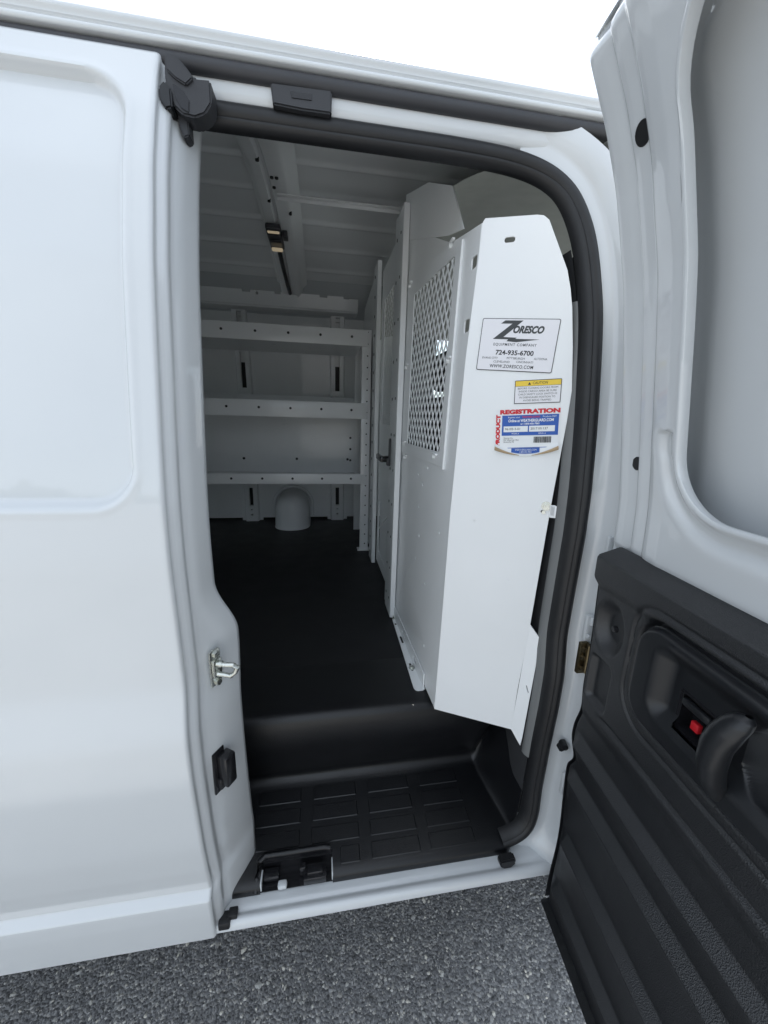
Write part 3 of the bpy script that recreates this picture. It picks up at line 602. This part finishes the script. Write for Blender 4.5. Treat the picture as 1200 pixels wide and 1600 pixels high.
# trim panel: relief over (u, z)
TL = LEN - .02
us = np.linspace(.004, TL, 330); zs = np.linspace(.418, 1.142, 520); Ug, Zg = np.meshgrid(us, zs, indexing='ij')
edge = .004 +   .015 * np.exp(-((Zg - .770) / .020) ** 2) + .008 * np.exp(-((Zg - .87) / .03) ** 2) - .004 * np.sin(Zg * 18)
edge = edge + .006 * sm(.70, .55, Zg)
Uw = edge + (Ug - .004) * (TL - edge) / (TL - .004)              # shaped hinge-side outline
s = np.full_like(Ug, .036)
s = s - .010 * sm(1.11, 1.088, Zg)                               # upper fascia stands proud
ribs = [(.805, .016), (.735, .017), (.612, .017), (.492, .016)]
fade = sm(.006, .030, Uw - edge)
rz_t = [(.824, .806), (.752, .734), (.624, .606), (.504, .486)]
for k, (za, zb) in enumerate(rz_t):
    znext = rz_t[k + 1][0] if k < 3 else .42
    up_ = np.clip((za - Zg) / (za - zb), 0, 1); dn_ = np.clip((zb - Zg) / (zb - znext), 0, 1)
    s = s + .0150 * (up_ - np.clip(dn_ * 1.02, 0, 1) ** .55) * fade
s = s - .004 * sm(.88, .86, Zg)
kz = np.ones(3) / 3; s = np.apply_along_axis(lambda v: np.convolve(np.pad(v, 1, mode='edge'), kz, 'valid'), 1, s)
bz = sdrr(Uw, Zg, .116, .962, TL - .06, 1.098, .036)
s = s - .012 * np.exp(-((bz - .004) / .0045) ** 2)               # shadow groove round the bezel
s = s - .060 * sm(-.005, -.012, bz)                            # opening behind the bezel
ba = sdrr(Uw, Zg, .094, .936, TL - .04, 1.118, .05); s = s - .0035 * np.exp(-(ba / .003) ** 2)
s = s - .006 * np.exp(-((Zg - .893 + .0 * Uw) / .004) ** 2) * sm(.05, .09, Uw)
cup = np.hypot((Uw - .046) / .036, (Zg - 1.040) / .048); s = s - .016 * sm(1.0, .45, cup)
pk2 = sdrr(Uw, Zg, .018, .90, .070, .985, .012); s = s - .010 * sm(.002, -.010, pk2)
r_ = .010; d = np.maximum(Ug - .004, 0); s = s - np.where(d < r_, (r_ - np.sqrt(np.maximum(r_ ** 2 - (r_ - np.minimum(d, r_)) ** 2, 0))) * 1.6, 0)
d = np.maximum(1.142 - Zg, 0); s = s - np.where(d < .004, (.004 - np.sqrt(np.maximum(.004 ** 2 - (.004 - np.minimum(d, .004)) ** 2, 0))), 0)
lean = np.interp(Zg, [.4, .6, 1.14], [-.004, 0, 0])
trim = grid('trim_panel', Dg(Uw, s + lean, Zg), TRIM, FD, 60)
# top slope and edges of the trim
P = np.array([[tuple(D(u, a, z)) for a, z in ((.032, 1.142), (.029, 1.1432), (.010, 1.1500), (.0, 1.1540), (-.004, 1.1535))] for u in np.linspace(.004, TL, 30)]); grid('trim_top', P, TRIM, FD, 40)
ez = np.linspace(.418, 1.142, 120); eu = .004 +   .015 * np.exp(-((ez - .770) / .020) ** 2) + .008 * np.exp(-((ez - .87) / .03) ** 2) - .004 * np.sin(ez * 18) + .006 * sm(.70, .55, ez)
P = np.array([[tuple(D(u + a, b, z)) for a, b in ((0, .022), (-.001, .010), (.0, -.02))] for u, z in zip(eu, ez)]); grid('trim_side', P, TRIM, FD, 50)
P = np.array([[tuple(D(u, b, .418 - c)) for b, c in ((.034 - .016 * (1 - float(sm(.004, .014, u))), 0), (.028 - .014 * (1 - float(sm(.004, .014, u))), .003), (-.03, .004))] for u in list(np.linspace(.0075, .02, 8)) + [.1, .3, TL]]); grid('trim_foot', P, TRIM, FD, 50)
# bezel: raised surround with dished centre
us = np.linspace(.108, TL - .05, 260); zs = np.linspace(.953, 1.107, 130); Ug, Zg = np.meshgrid(us, zs, indexing='ij')
bz = sdrr(Ug, Zg, .116, .962, TL - .06, 1.098, .034); inner = sdrr(Ug, Zg, .150, .988, TL - .09, 1.086, .022)
s = .0385 - .010 * sm(-.006, .001, bz) - .014 * sm(.004, -.022, inner)
pk3 = sdrr(Ug, Zg, .262, 1.000, .42, 1.074, .026); s = s - .050 * sm(.003, -.004, pk3)       # finger well behind the pull
lh = sdrr(Ug, Zg, .184, .994, .226, 1.040, .006); mb = (bz[:-1, :-1] < .001) & (lh[:-1, :-1] > 0)
bez = grid('handle_bezel', Dg(Ug, s, Zg), TRIMS, FD, 60, mb)
# latch well and lever
bm = bmesh.new()
def dbox(bm, u, s_, z, du, ds, dz, bev, ry=0):
    R = Matrix(((U.x, Wn.x, 0), (U.y, Wn.y, 0), (0, 0, 1))); bbox(bm, D(u, s_, z), (du, ds, dz), bev, R @ Matrix.Rotation(ry, 3, 'Y'))
dbox(bm, .205, .004, 1.017, .050, .003, .050, 0); dbox(bm, .1825, .014, 1.017, .003, .022, .048, 0); dbox(bm, .2275, .014, 1.017, .003, .022, .048, 0); dbox(bm, .205, .014, .9925, .046, .022, .003, 0); dbox(bm, .205, .014, 1.0415, .046, .022, .003, 0)
frombm('latch_well', bm, GLOSSB, FD)
bm = bmesh.new(); dbox(bm, .203, .0225, 1.030, .036, .008, .010, .003); frombm('latch_lever', bm, TRIMS, FD)
bm = bmesh.new(); dbox(bm, .2040, .0200, 1.0095, .0100, .006, .0105, .001); o = frombm('lock_flag', bm, RED, FD); o['label'] = 'red lock flag beside the latch lever'
# pull handle: a broad upright fin, hollow behind
keys = [(.250, .018, .956, .010, .007), (.252, .032, .972, .0135, .010), (.2535, .044, .993, .0150, .0115), (.2555, .0525, 1.017, .0165, .0120), (.2585, .0560, 1.042, .0180, .0115), (.2630, .0555, 1.060, .0185, .0105), (.2670, .0520, 1.074, .0165, .0090), (.2695, .0490, 1.081, .0120, .0070), (.271, .047, 1.0845, .004, .003)]
ky = np.array(keys); tt = np.linspace(0, len(keys) - 1, 40); ki = np.stack([np.interp(tt, range(len(keys)), ky[:, c]) for c in range(5)], 1)
P = np.array([[tuple(D(u + .74 * ru * math.copysign(abs(math.cos(a)) ** .8, math.cos(a)), s_ + rs * math.sin(a), z)) for a in np.linspace(0, 2 * math.pi, 25)] for u, s_, z, ru, rs in ki])
grid('pull_handle', P, TRIMS, FD, 70)
bm = bmesh.new(); c = D(.058, .0215, 1.045); cyl(bm, c, c + Wn * .006, .0055, 12, .004, .001); frombm('trim_screw', bm, GLOSSB, FD)

# ---------------------------------------------------------------- cargo partition
part = root('cargo_partition', (.24, .7, .70), 'white steel bulkhead partition with diamond mesh screen behind the opening', 'partition')
def pX(y, z): return .235 + (.66 - y) / .465 * (.010 + .023 * (z - .71) / .946)
pfn = lambda off: (lambda a, b, c: Vector((pX(a, b) + off + c, a, b)))
SX = -1
holes = [circ(y, z, r, 8) for y, z, r in ((.30, .80, .004), (.33, .95, .004), (.42, .98, .004), (.40, 1.05, .005), (.42, 1.12, .004), (.40, 1.18, .005), (.44, 1.20, .004), (.37, 1.225, .004), (.26, 1.10, .004), (.50, .90, .004))]
scr = rrect(.285, 1.258, .560, 1.650, .012)
panel = plate('fixed_panel', [(.195, .712), (.66, .702), (.66, 1.83), (.60, 1.80), (.335, 1.676), (.30, 1.668), (.195, 1.652)], holes + [scr, rrect(.200, 1.59, .222, 1.610, .004), rrect(.206, 1.490, .228, 1.512, .004)], .002, POWDER, part, fn=pfn(0))
slots_ = None
# screen plate with diamond mesh
sp = plate('screen_frame', [(.268, 1.240), (.605, 1.240), (.605, 1.705), (.268, 1.655)], [rrect(.293, 1.268, .552, 1.640, .008)], .0016, POWDER, part, fn=pfn(-.0032))
def mesh_screen(name, y0, z0, y1, z1, cy_, cz_, fx, par, th=.0016, wd=.0042):
    v = []; f = []; sl = cz_ / cy_
    def clip(ya, za, yb, zb):
        t0, t1 = 0, 1; dy, dz = yb - ya, zb - za
        for p_, q_ in ((-dy, ya - y0), (dy, y1 - ya), (-dz, za - z0), (dz, z1 - za)):
            if abs(p_) < 1e-12:
                if q_ < 0: return None
            else:
                r = q_ / p_
                if p_ < 0: t0 = max(t0, r)
                else: t1 = min(t1, r)
        return (ya + t0 * dy, za + t0 * dz, ya + t1 * dy, za + t1 * dz) if t1 - t0 > 1e-4 else None
    H = z1 - z0; n = int((y1 - y0 + H / sl) / cy_) + 3
    for sgn in (1, -1):
        for k in range(-n, n * 2):
            if sgn > 0: c = clip(y0 + k * cy_ - H / sl, z0, y0 + k * cy_, z1)
            else: c = clip(y0 + k * cy_, z0, y0 + k * cy_ - H / sl, z1)
            if not c: continue
            ya, za, yb, zb = c; L = math.hypot(yb - ya, zb - za); ny, nz_ = -(zb - za) / L * wd / 2, (yb - ya) / L * wd / 2
            nsg = max(1, int(L / .12)); off = -.0005 if sgn > 0 else .0007
            for q in range(nsg):
                a, b = q / nsg, (q + 1) / nsg; i0 = len(v)
                for (t, e) in ((a, 1), (a, -1), (b, -1), (b, 1)):
                    y = ya + (yb - ya) * t + ny * e; z = za + (zb - za) * t + nz_ * e
                    v.append((fx(y, z) + off - th / 2, y, z)); v.append((fx(y, z) + off + th / 2, y, z))
                f += [(i0, i0 + 2, i0 + 4, i0 + 6), (i0 + 1, i0 + 7, i0 + 5, i0 + 3), (i0, i0 + 1, i0 + 3, i0 + 2), (i0 + 4, i0 + 5, i0 + 7, i0 + 6), (i0 + 2, i0 + 3, i0 + 5, i0 + 4), (i0, i0 + 6, i0 + 7, i0 + 1)]
    o = pyd(name, v, f, POWDER, par); return o
mesh_screen('mesh_screen', .293, 1.268, .552, 1.640, .0245, .036, lambda y, z: pX(y, z) - .001, part)
plate('screen_edge', [(.262, 1.236), (.266, 1.236), (.266, 1.655), (.262, 1.654)], [], .004, POWDER, part, fn=pfn(-.004))
# clips on the screen
bm = bmesh.new()
for y, z in ((.585, 1.675), (.315, 1.67), (.585, 1.475), (.280, 1.455), (.575, 1.272), (.320, 1.262), (.56, 1.235)):
    x = pX(y, z) - .006; bbox(bm, (x, y, z), (.006, .030, .004), .001); cyl(bm, (x + .004, y + .004, z - .006), (x - .004, y + .004, z - .006), .0045, 8)
frombm('screen_clip', bm, POWDER, part)['kind'] = 'stuff'
# upper plate reaching to the roof
plate('upper_plate', [(.340, 1.690), (.265, 1.672), (.337, 1.772), (.483, 1.848), (.66, 1.905), (.66, 1.80)], [], .002, POWDER, part, fn=pfn(-.003))
# post
def lpost(name, y0, y1, z0, z1, x0, par, M=POWDER):
    pr_ = [(x0 + .014, y0), (x0, y0), (x0 - .0015, y0 + .002), (x0 - .0015, y1 - .004), (x0, y1), (x0 + .018, y1), (x0 + .018, y1 - .002), (x0 + .003, y1 - .003), (x0 + .003, y0 + .002), (x0 + .014, y0 + .002)]
    P = np.array([[(a, b, z) for a, b in pr_ + pr_[:1]] for z in (z0, z1)]); return grid(name, P, M, par, 30)
p1 = lpost('post', .610, .712, .704, 1.865, .218, part)
p1b = lpost('post', .725, .745, .704, 1.88, .222, part)
bm = bmesh.new()
for z in np.arange(.76, 1.86, .105):
    cyl(bm, (.2174, .69, z), (.2157, .69, z), .0045, 8); cyl(bm, (.2174, .640, z + .0), (.2157, .640, z), .004, 8)
frombm('post_hole_discs', bm, HOLE, p1)['kind'] = 'stuff'  # black discs paint the dark of the holes in the post
bm = bmesh.new(); bbox(bm, (.214, .695, 1.23), (.006, .012, .085), .002); bbox(bm, (.210, .693, 1.20), (.010, .016, .024), .003); frombm('latch_plate', bm, DARKG, p1)
# hinged centre door
dfn = lambda a, b, c: Vector((.240 + c, a, b))
cd = plate('partition_door', [(.750, .725), (1.085, .725), (1.085, 1.86), (.750, 1.86)], [rrect(.80, 1.31, 1.03, 1.75, .012), rrect(.80, .78, 1.04, 1.00, .012)], .0025, POWDER, part, fn=dfn)
plate('door_lower_sheet', [(.79, .77), (1.05, .77), (1.05, 1.01), (.79, 1.01)], [], .0015, POWDER, cd, fn=lambda a, b, c: Vector((.246 + c, a, b)))
mesh_screen('door_mesh', .80, 1.31, 1.03, 1.75, .034, .036, lambda y, z: .243, cd, .0008, .0034)
bm = bmesh.new(); cyl(bm, (.236, .79, 1.198), (.205, .79, 1.198), .012, 12, .010, .002); bbox(bm, (.206, .835, 1.198), (.014, .11, .020), .005); frombm('lever_handle', bm, GLOSSB, cd)
bm = bmesh.new(); tube(bm, [(.232, .80, .99), (.230, .88, .95), (.231, .97, .90)], .003, 6); frombm('pull_rod', bm, POWDER, cd, 60)
p2 = lpost('post', 1.092, 1.190, .704, 1.90, .220, part)
bm = bmesh.new()
for z in np.arange(.74, 1.88, .07): cyl(bm, (.2187, 1.15, z), (.2172, 1.15, z), .0055, 8)
frombm('post_hole_discs', bm, HOLE, p2)['kind'] = 'stuff'  # same painted dark discs for the second post's holes
plate('far_panel', [(1.19, .704), (1.84, .704), (1.84, 1.70), (1.70, 1.88), (1.19, 1.93)], [], .002, POWDER, part, fn=dfn)
# floor angle with slots
fa = plate('floor_angle', [(.2245, .655), (.2165, .275), (.2185, .268), (.224, .264), (.236, .264), (.243, .268), (.2435, .655)], [rrect(.2255, .46, .2325, .50, .003, 3), rrect(.2240, .56, .2310, .575, .003, 3), rrect(.2245, .335, .2315, .37, .003, 3)], .003, POWDER, part, fn=lambda a, b, c: Vector((a, b, .7035 + c)))
plate('floor_angle_upright', [(.268, .705), (.655, .705), (.655, .742), (.272, .742)], [rrect(.46, .718, .50, .727, .003, 3), rrect(.34, .718, .37, .727, .003, 3)], .002, POWDER, part, fn=lambda a, b, c: Vector((pX(a, b) - .0045 + c, a, b)))
for y in (.345, .60):
    bm = bmesh.new(); cyl(bm, (.228, y, .705), (.228, y, .709), .0075, 12, None, .001); cyl(bm, (.228, y, .7085), (.228, y, .713), .0048, 6); frombm('anchor_bolt', bm, ZINC, part)
# roof strip from the bow to the partition
bm = bmesh.new(); bbox(bm, (.075, .866, 1.966), (.385, .014, .004), .001); bbox(bm, (.075, .873, 1.961), (.385, .002, .012), .0005)
for k in range(14): cyl(bm, (-.09 + k * .026, .864, 1.9638), (-.09 + k * .026, .864, 1.9625), .0035, 8)
frombm('roof_strip', bm, SHELFM, part)
# wing panel facing the opening
A = Vector((.245, .195, .71)); E1 = Vector((.88319457, -.46900677, 0)); E2 = Vector((.00532518, .01002794, .99993554)); N = E1.cross(E2).normalized()
if N.y > 0: N = -N
def WP(a, b, c=0): return A + E1 * a + E2 * b + N * c
wm = Matrix(((E1.x, E2.x, N.x, A.x), (E1.y, E2.y, N.y, A.y), (E1.z, E2.z, N.z, A.z), (0, 0, 0, 1)))
wing = plate('wing_panel', [(0, 0), (.002, .25), (.003, .45), (.010, .734), (.0215, .944), (.0245, .948), (.104, .944), (.114, .942), (.1225, .935), (.158, .862), (.166, .835), (.172, .808), (.181, .747), (.1885, .680), (.1875, .63), (.181, .492), (.1725, .245), (.165, .10), (.1625, .0)], [rrect(.057, .909, .075, .918, .0043, 4), circ(.168, .470, .0035)], .002, POWDER, part, mtx=wm, bev=.0006)
fl = Vector((E1.x, E1.y, 0)); Rf = Matrix.Rotation(math.radians(-14), 3, 'Z'); F1 = Rf @ E1
fm = lambda a, b, c: WP(.1632 + .0385 * b, b) + F1 * a + (Rf @ N) * c
plate('wing_flange', [(0, .0), (.0002, .244), (.0215, .222), (.0235, .20), (.0235, -.010), (.0225, -.028), (.019, -.024)], [[(.0125, .112), (.0145, .114), (.021, .098), (.019, .096)]], .002, POWDER, part, fn=fm, bev=.0005)
# tab and bolt holding the wing to the pillar
bm = bmesh.new()
t = Matrix(((E1.x, E2.x, N.x), (E1.y, E2.y, N.y), (E1.z, E2.z, N.z)))
bbox(bm, WP(.197, .472, .004), (.034, .022, .003), .001, t); bbox(bm, WP(.184, .474, .003), (.010, .020, .005), .0015, t); frombm('wing_tab', bm, POWDER, part)
bm = bmesh.new(); cyl(bm, WP(.1735, .481, .001), WP(.1735, .481, .0035), .0085, 16, None, .0006); cyl(bm, WP(.1735, .481, .0035), WP(.1735, .481, .0075), .0055, 6); cyl(bm, WP(.1735, .481, .0075), WP(.1735, .481, .010), .003, 8); cyl(bm, WP(.170, .4695, .001), WP(.170, .4695, .004), .0035, 8); frombm('wing_bolt', bm, ZINC, part)
bm = bmesh.new()
for a, b in ((.05, .44), (.115, .17), (.124, .33)): cyl(bm, WP(a, b, .001), WP(a, b, .0016), .0022, 8)
frombm('weld_mark', bm, POWDER, part)['kind'] = 'stuff'

# ---------------------------------------------------------------- shelving unit along the far wall
sh = root('shelving_unit', (-.4, 1.45, .70), 'grey three-tier steel shelving unit along the far wall of the cargo bay', 'shelving')
SX0, SX1, SY0, SY1 = -1.15, .182, 1.272, 1.62
def upright(x0, x1):
    w = .003; bm = bmesh.new()
    bbox(bm, ((x0 + x1) / 2, SY0 - .0015, 1.1975), (x1 - x0, w, .995), .0008); bbox(bm, ((x0 + x1) / 2, SY1 + .0015, 1.1975), (x1 - x0, w, .995), .0008)
    xo = x1 if x1 > 0 else x0; bbox(bm, (xo - .0015 if x1 > 0 else xo + .0015, (SY0 + SY1) / 2, 1.40), (w, SY1 - SY0, .58), .0005)
    bbox(bm, (xo - .0015, SY0 + .02, .95), (w, .04, .50), .0005); bbox(bm, (xo - .0015, SY1 - .02, .95), (w, .04, .50), .0005)
    bbox(bm, ((x0 + x1) / 2, SY0 + .01, .7025), (x1 - x0 + .02, .05, .003), .0005)
    o = frombm('upright', bm, SHELFM, sh); bm = bmesh.new(); xc = (x0 + x1) / 2
    for z in np.arange(.735, 1.69, .0475): cyl(bm, (xc + .004, SY0 - .0028, z), (xc + .004, SY0 - .0036, z), .0033, 8)
    frombm('punched_holes', bm, HOLE, o)['kind'] = 'stuff'
upright(SX1, SX1 + .041); upright(SX0 - .041, SX0)
for z1, hgt in ((1.692, .064), (1.392, .068), (1.074, .046)):
    bm = bmesh.new(); L = SX1 - SX0; xc = (SX0 + SX1) / 2
    bbox(bm, (xc, SY0 - .0050, z1 - hgt / 2), (L + .05, .003, hgt), .001); bbox(bm, (xc, (SY0 + SY1) / 2, z1 - hgt + .006), (L, SY1 - SY0 - .006, .002), 0)
    bbox(bm, (xc, SY1 - .003, z1 - hgt / 2 + .02), (L, .002, hgt + .03), .0005); bbox(bm, (xc, SY0 + .005, z1), (L, .014, .0022), .0005)
    o = frombm('shelf', bm, SHELFM, sh); bm = bmesh.new()
    for x in np.arange(-1.1, .2, .132): cyl(bm, (x + .05, SY0 - .0064, z1 - hgt * .45), (x + .05, SY0 - .0078, z1 - hgt * .45), .0055, 8)
    frombm('shelf_bolts', bm, DARKG, o)['kind'] = 'stuff'
bp_ = plate('back_panel', [(SX0, 1.03), (SX1, 1.03), (SX1, 1.37), (SX0, 1.37)], [], .002, SHELFM, sh, fn=lambda a, b, c: Vector((a, SY1 - .012 + c, b)))
bm = bmesh.new()
for x in (-.93, -.66, -.395, -.125, .145): cyl(bm, (x, SY1 - .0132, 1.105), (x, SY1 - .0165, 1.105), .007, 8)
for z in (1.16, 1.22, 1.10): cyl(bm, (.160, SY1 - .0132, z), (.160, SY1 - .0165, z), .006, 8)
frombm('panel_bolts', bm, DARKG, bp_)['kind'] = 'stuff'

# ---------------------------------------------------------------- stickers on the wing panel
def sticker(name, c, w, h, rot, label, M=PAPER):
    me = bpy.data.meshes.new(name); o = None
    a = math.radians(rot); ex = E1 * math.cos(a) + E2 * math.sin(a); ey = -E1 * math.sin(a) + E2 * math.cos(a); p = WP(*c, .0022)
    mw = Matrix(((ex.x, ey.x, N.x, p.x), (ex.y, ey.y, N.y, p.y), (ex.z, ey.z, N.z, p.z), (0, 0, 0, 1)))
    return mw
def setw(o, mw, label, cat='sticker'):
    o.matrix_world = mw; o['label'] = label; o['category'] = cat; o['group'] = 'stickers on the partition wing'
def flat(name, pts, z, M, parent):
    me = bpy.data.meshes.new(name); me.from_pydata([(p[0], p[1], z) for p in pts], [], [tuple(range(len(pts)))]); return link(name, me, M, parent, world=False)
def line(parent, body, x, y, size, ink='k', xs=1., z=.0006, off=0, sp=1., shear=0, rot=0, align='CENTER', fit=None, name='lettering'):
    me = text(body, size, xs, shear, off, sp, align)
    if fit:
        xsv = [v.co.x for v in me.vertices]; k = fit / (max(xsv) - min(xsv)); c = (max(xsv) + min(xsv)) / 2
        for v in me.vertices: v.co.x = (v.co.x - (c if align == 'CENTER' else min(xsv))) * k
    R = Matrix.Rotation(math.radians(rot), 3, 'Z')
    for v in me.vertices: v.co = R @ v.co + Vector((x, y, z))
    return link(name, me, INK[ink], parent, world=False)
# 1 equipment company
mw = sticker('s', (.0940, .7525), .124, .083, -3.2, '')
s1 = plate('company_sticker', rrect(-.062, -.0415, .062, .0415, .0025), [], .0004, INKG); 
flat('sticker_face', rrect(-.0612, -.0407, .0612, .0407, .002), .0011, PAPER, s1)
setw(s1, mw, 'white company sticker with dark lightning Z logo and phone number, topmost on the wing')
K = dict(z=.0014)
flat('logo', [(-.031, .0335), (-.0245, .0385), (.0045, .0385), (-.0240, .0125), (-.0020, .0118), (-.0042, .0100), (.0350, .0098), (-.0020, .0048), (-.0180, .0060), (-.0155, .0090), (-.0410, .0090), (-.0125, .0335)], .0014, INKG, s1)
line(s1, 'ORESCO', .0150, .0240, .0150, 'g', fit=.049, shear=.28, off=0.00075, **K)
line(s1, 'EQUIPMENT COMPANY', -.0035, .0005, .0062, 'g', fit=.070, sp=1.2, off=.00004, **K)
line(s1, '724-935-6700', -.0020, -.0125, .0105, 'k', fit=.062, off=.00026, **K)
line(s1, 'EVANS CITY', -.041, -.0215, .0048, 'g', fit=.026, **K); line(s1, 'PITTSBURGH', .0015, -.0210, .0048, 'g', fit=.029, **K); line(s1, 'ALTOONA', .0415, -.0205, .0048, 'g', fit=.021, **K)
line(s1, 'CLEVELAND', -.0210, -.0272, .0048, 'g', fit=.027, **K); line(s1, 'CINCINNATI', .0170, -.0265, .0048, 'g', fit=.027, **K)
line(s1, 'WWW.ZORESCO.COM', -.0040, -.0345, .0074, 'k', fit=.072, sp=1.1, off=.00010, **K)
# 2 caution
mw = sticker('s', (.1355, .6780), .073, .037, 3.0, '')
s2 = plate('caution_sticker', rrect(-.0368, -.0190, .0368, .0190, .001), [], .0004, INKG)
setw(s2, mw, 'small white sticker with yellow caution band, between the other two stickers')
flat('sticker_face', [(-.0360, -.0182), (.0360, -.0182), (.0360, .0092), (-.0360, .0092)], .0011, PAPER, s2)
flat('caution_band', [(-.0360, .0098), (.0360, .0098), (.0360, .0182), (-.0360, .0182)], .0011, INKY, s2)
flat('warning_triangle', [(-.0160, .0115), (-.0110, .0115), (-.0135, .0160)], .0014, INKB, s2)
line(s2, 'CAUTION', .0035, .0139, .0060, 'k', fit=.0235, **K)
for i, t_ in enumerate(('BEFORE CLOSING DOORS FROM', 'INSIDE CARGO AREA BE SURE', 'CHILD SAFETY LOCK SWITCH IS', 'IN DISENGAGED POSITION TO', 'AVOID BEING TRAPPED')):
    line(s2, t_, 0, .0058 - i * .0050, .0043, 'b' if 0 else 'g', fit=(.064, .060, .062, .057, .045)[i], **K)
# 3 product registration, lower corners curling off
mw = sticker('s', (.1250, .6140), .106, .068, 3.6, '')
n1, n2 = 41, 25; P = np.zeros((n1, n2, 3))
for i, a in enumerate(np.linspace(-1, 1, n1)):
    yb = -.0350 - .0105 * (1 - a * a)
    for j, b in enumerate(np.linspace(0, 1, n2)):
        y = .0340 + (yb - .0340) * b; x = .0530 * a
        cl = max(0, abs(a) - .18) * max(0, b - .80) / .2
        P[i, j] = (x, y, .0004 + .008 * cl ** 1.5 + .0015 * max(0, b - .85) / .15)
s3 = grid('registration_sticker', P, PAPERW, None, 60)
setw(s3, mw, 'red and blue product registration sticker with barcode and curling brown lower corners')
for sx in (-1, 1):
    Q = []
    for a in np.linspace(.20, 1.0, 16):
        yb = -.0350 - .0105 * (1 - a * a); cl = (a - .18); z0 = .0004 + .008 * max(0, cl) ** 1.5 + .0015; wd = .0045 * (a - .2) / .8 + .0006
        Q.append([(sx * .0530 * a, yb, z0), (sx * .0530 * a * .998, yb + wd * .5 - .0005, z0 + wd * .5), (sx * .0530 * a * .99, yb + wd, z0 + wd * .62), (sx * .0530 * a * .985, yb + wd * 1.35, z0 + wd * .35)])
    me = bpy.data.meshes.new('curled_corner'); Q = np.array(Q); a_, b_ = Q.shape[:2]
    me.from_pydata(Q.reshape(-1, 3).tolist(), [], [(i * b_ + j, i * b_ + j + 1, (i + 1) * b_ + j + 1, (i + 1) * b_ + j) for i in range(a_ - 1) for j in range(b_ - 1)])
    link('curled_corner', me, KRAFT, s3, 60, world=False)
K = dict(z=.0010)
line(s3, 'REGISTRATION', .0035, .0305, .0095, 'r', fit=.098, off=.0006, **K)
line(s3, 'PRODUCT', -.0478, -.0010, .0090, 'r', fit=.0555, off=.0006, rot=90, **K)
flat('blue_field', [(-.0415, -.0100), (.0510, -.0100), (.0510, .0250), (-.0415, .0250)], .0008, INKBL, s3)
line(s3, 'Register your', -.0215, .0213, .0040, 'w', fit=.020, z=.0011); line(s3, 'WEATHER GUARD', .0065, .0213, .0040, 'r', fit=.029, z=.0011, off=.0001); line(s3, 'Products 24/7:', .0365, .0213, .0040, 'w', fit=.022, z=.0011)
line(s3, 'Online at WEATHERGUARD.COM', .0060, .0153, .0066, 'w', fit=.074, off=.0002, z=.0011)
line(s3, 'or 1-800-456-7865', .0050, .0098, .0042, 'w', fit=.031, off=.0001, z=.0011)
for a, b in ((-.0385, .0020), (.0040, .0455)): flat('number_box', [(a, -.0038), (b, -.0038), (b, .0062), (a, .0062)], .0011, PAPERW, s3)
line(s3, '96103-3-01', -.0235, .0012, .0056, 'k', fit=.025, z=.0014); line(s3, '2017101137', .0205, .0012, .0056, 'k', fit=.028, z=.0014)
line(s3, 'MODEL #', -.0185, -.0068, .0034, 'w', fit=.012, z=.0011); line(s3, 'SERIAL #', .0255, -.0068, .0034, 'w', fit=.012, z=.0011)
for i, t_ in enumerate(('Werner Co.', '93 Werner Rd.', 'Greenville, PA')): line(s3, t_, -.0380, -.0145 - i * .0034, .0036, 'g', fit=(.016, .026, .018)[i], align='LEFT', z=.0010)
v, f, x = [], [], .0125
rr = random.Random(3)
while x < .0405:
    w_ = rr.choice((.0005, .0009, .0014)); i0 = len(v); v += [(x, -.0230, .0010), (x + w_, -.0230, .0010), (x + w_, -.0125, .0010), (x, -.0125, .0010)]; f.append((i0, i0 + 1, i0 + 2, i0 + 3)); x += w_ + rr.choice((.0004, .0007))
me = bpy.data.meshes.new('barcode'); me.from_pydata(v, [], f); link('barcode', me, INKB, s3, world=False)
flat('blue_line', [(-.034, -.0315), (.042, -.0300), (.042, -.0310), (-.034, -.0325)], .0010, INKBL, s3)
flat('blue_footer', [(-.0240, -.0325), (.0230, -.0315), (.0230, -.0395), (.012, -.0415), (0, -.0420), (-.012, -.0415), (-.0240, -.0395)], .0026, INKBL, s3)
line(s3, 'WEATHERGUARD.COM', 0, -.0352, .0040, 'w', fit=.036, z=.0029); line(s3, '1-800-456-7865', 0, -.0390, .0034, 'w', fit=.020, z=.0029)
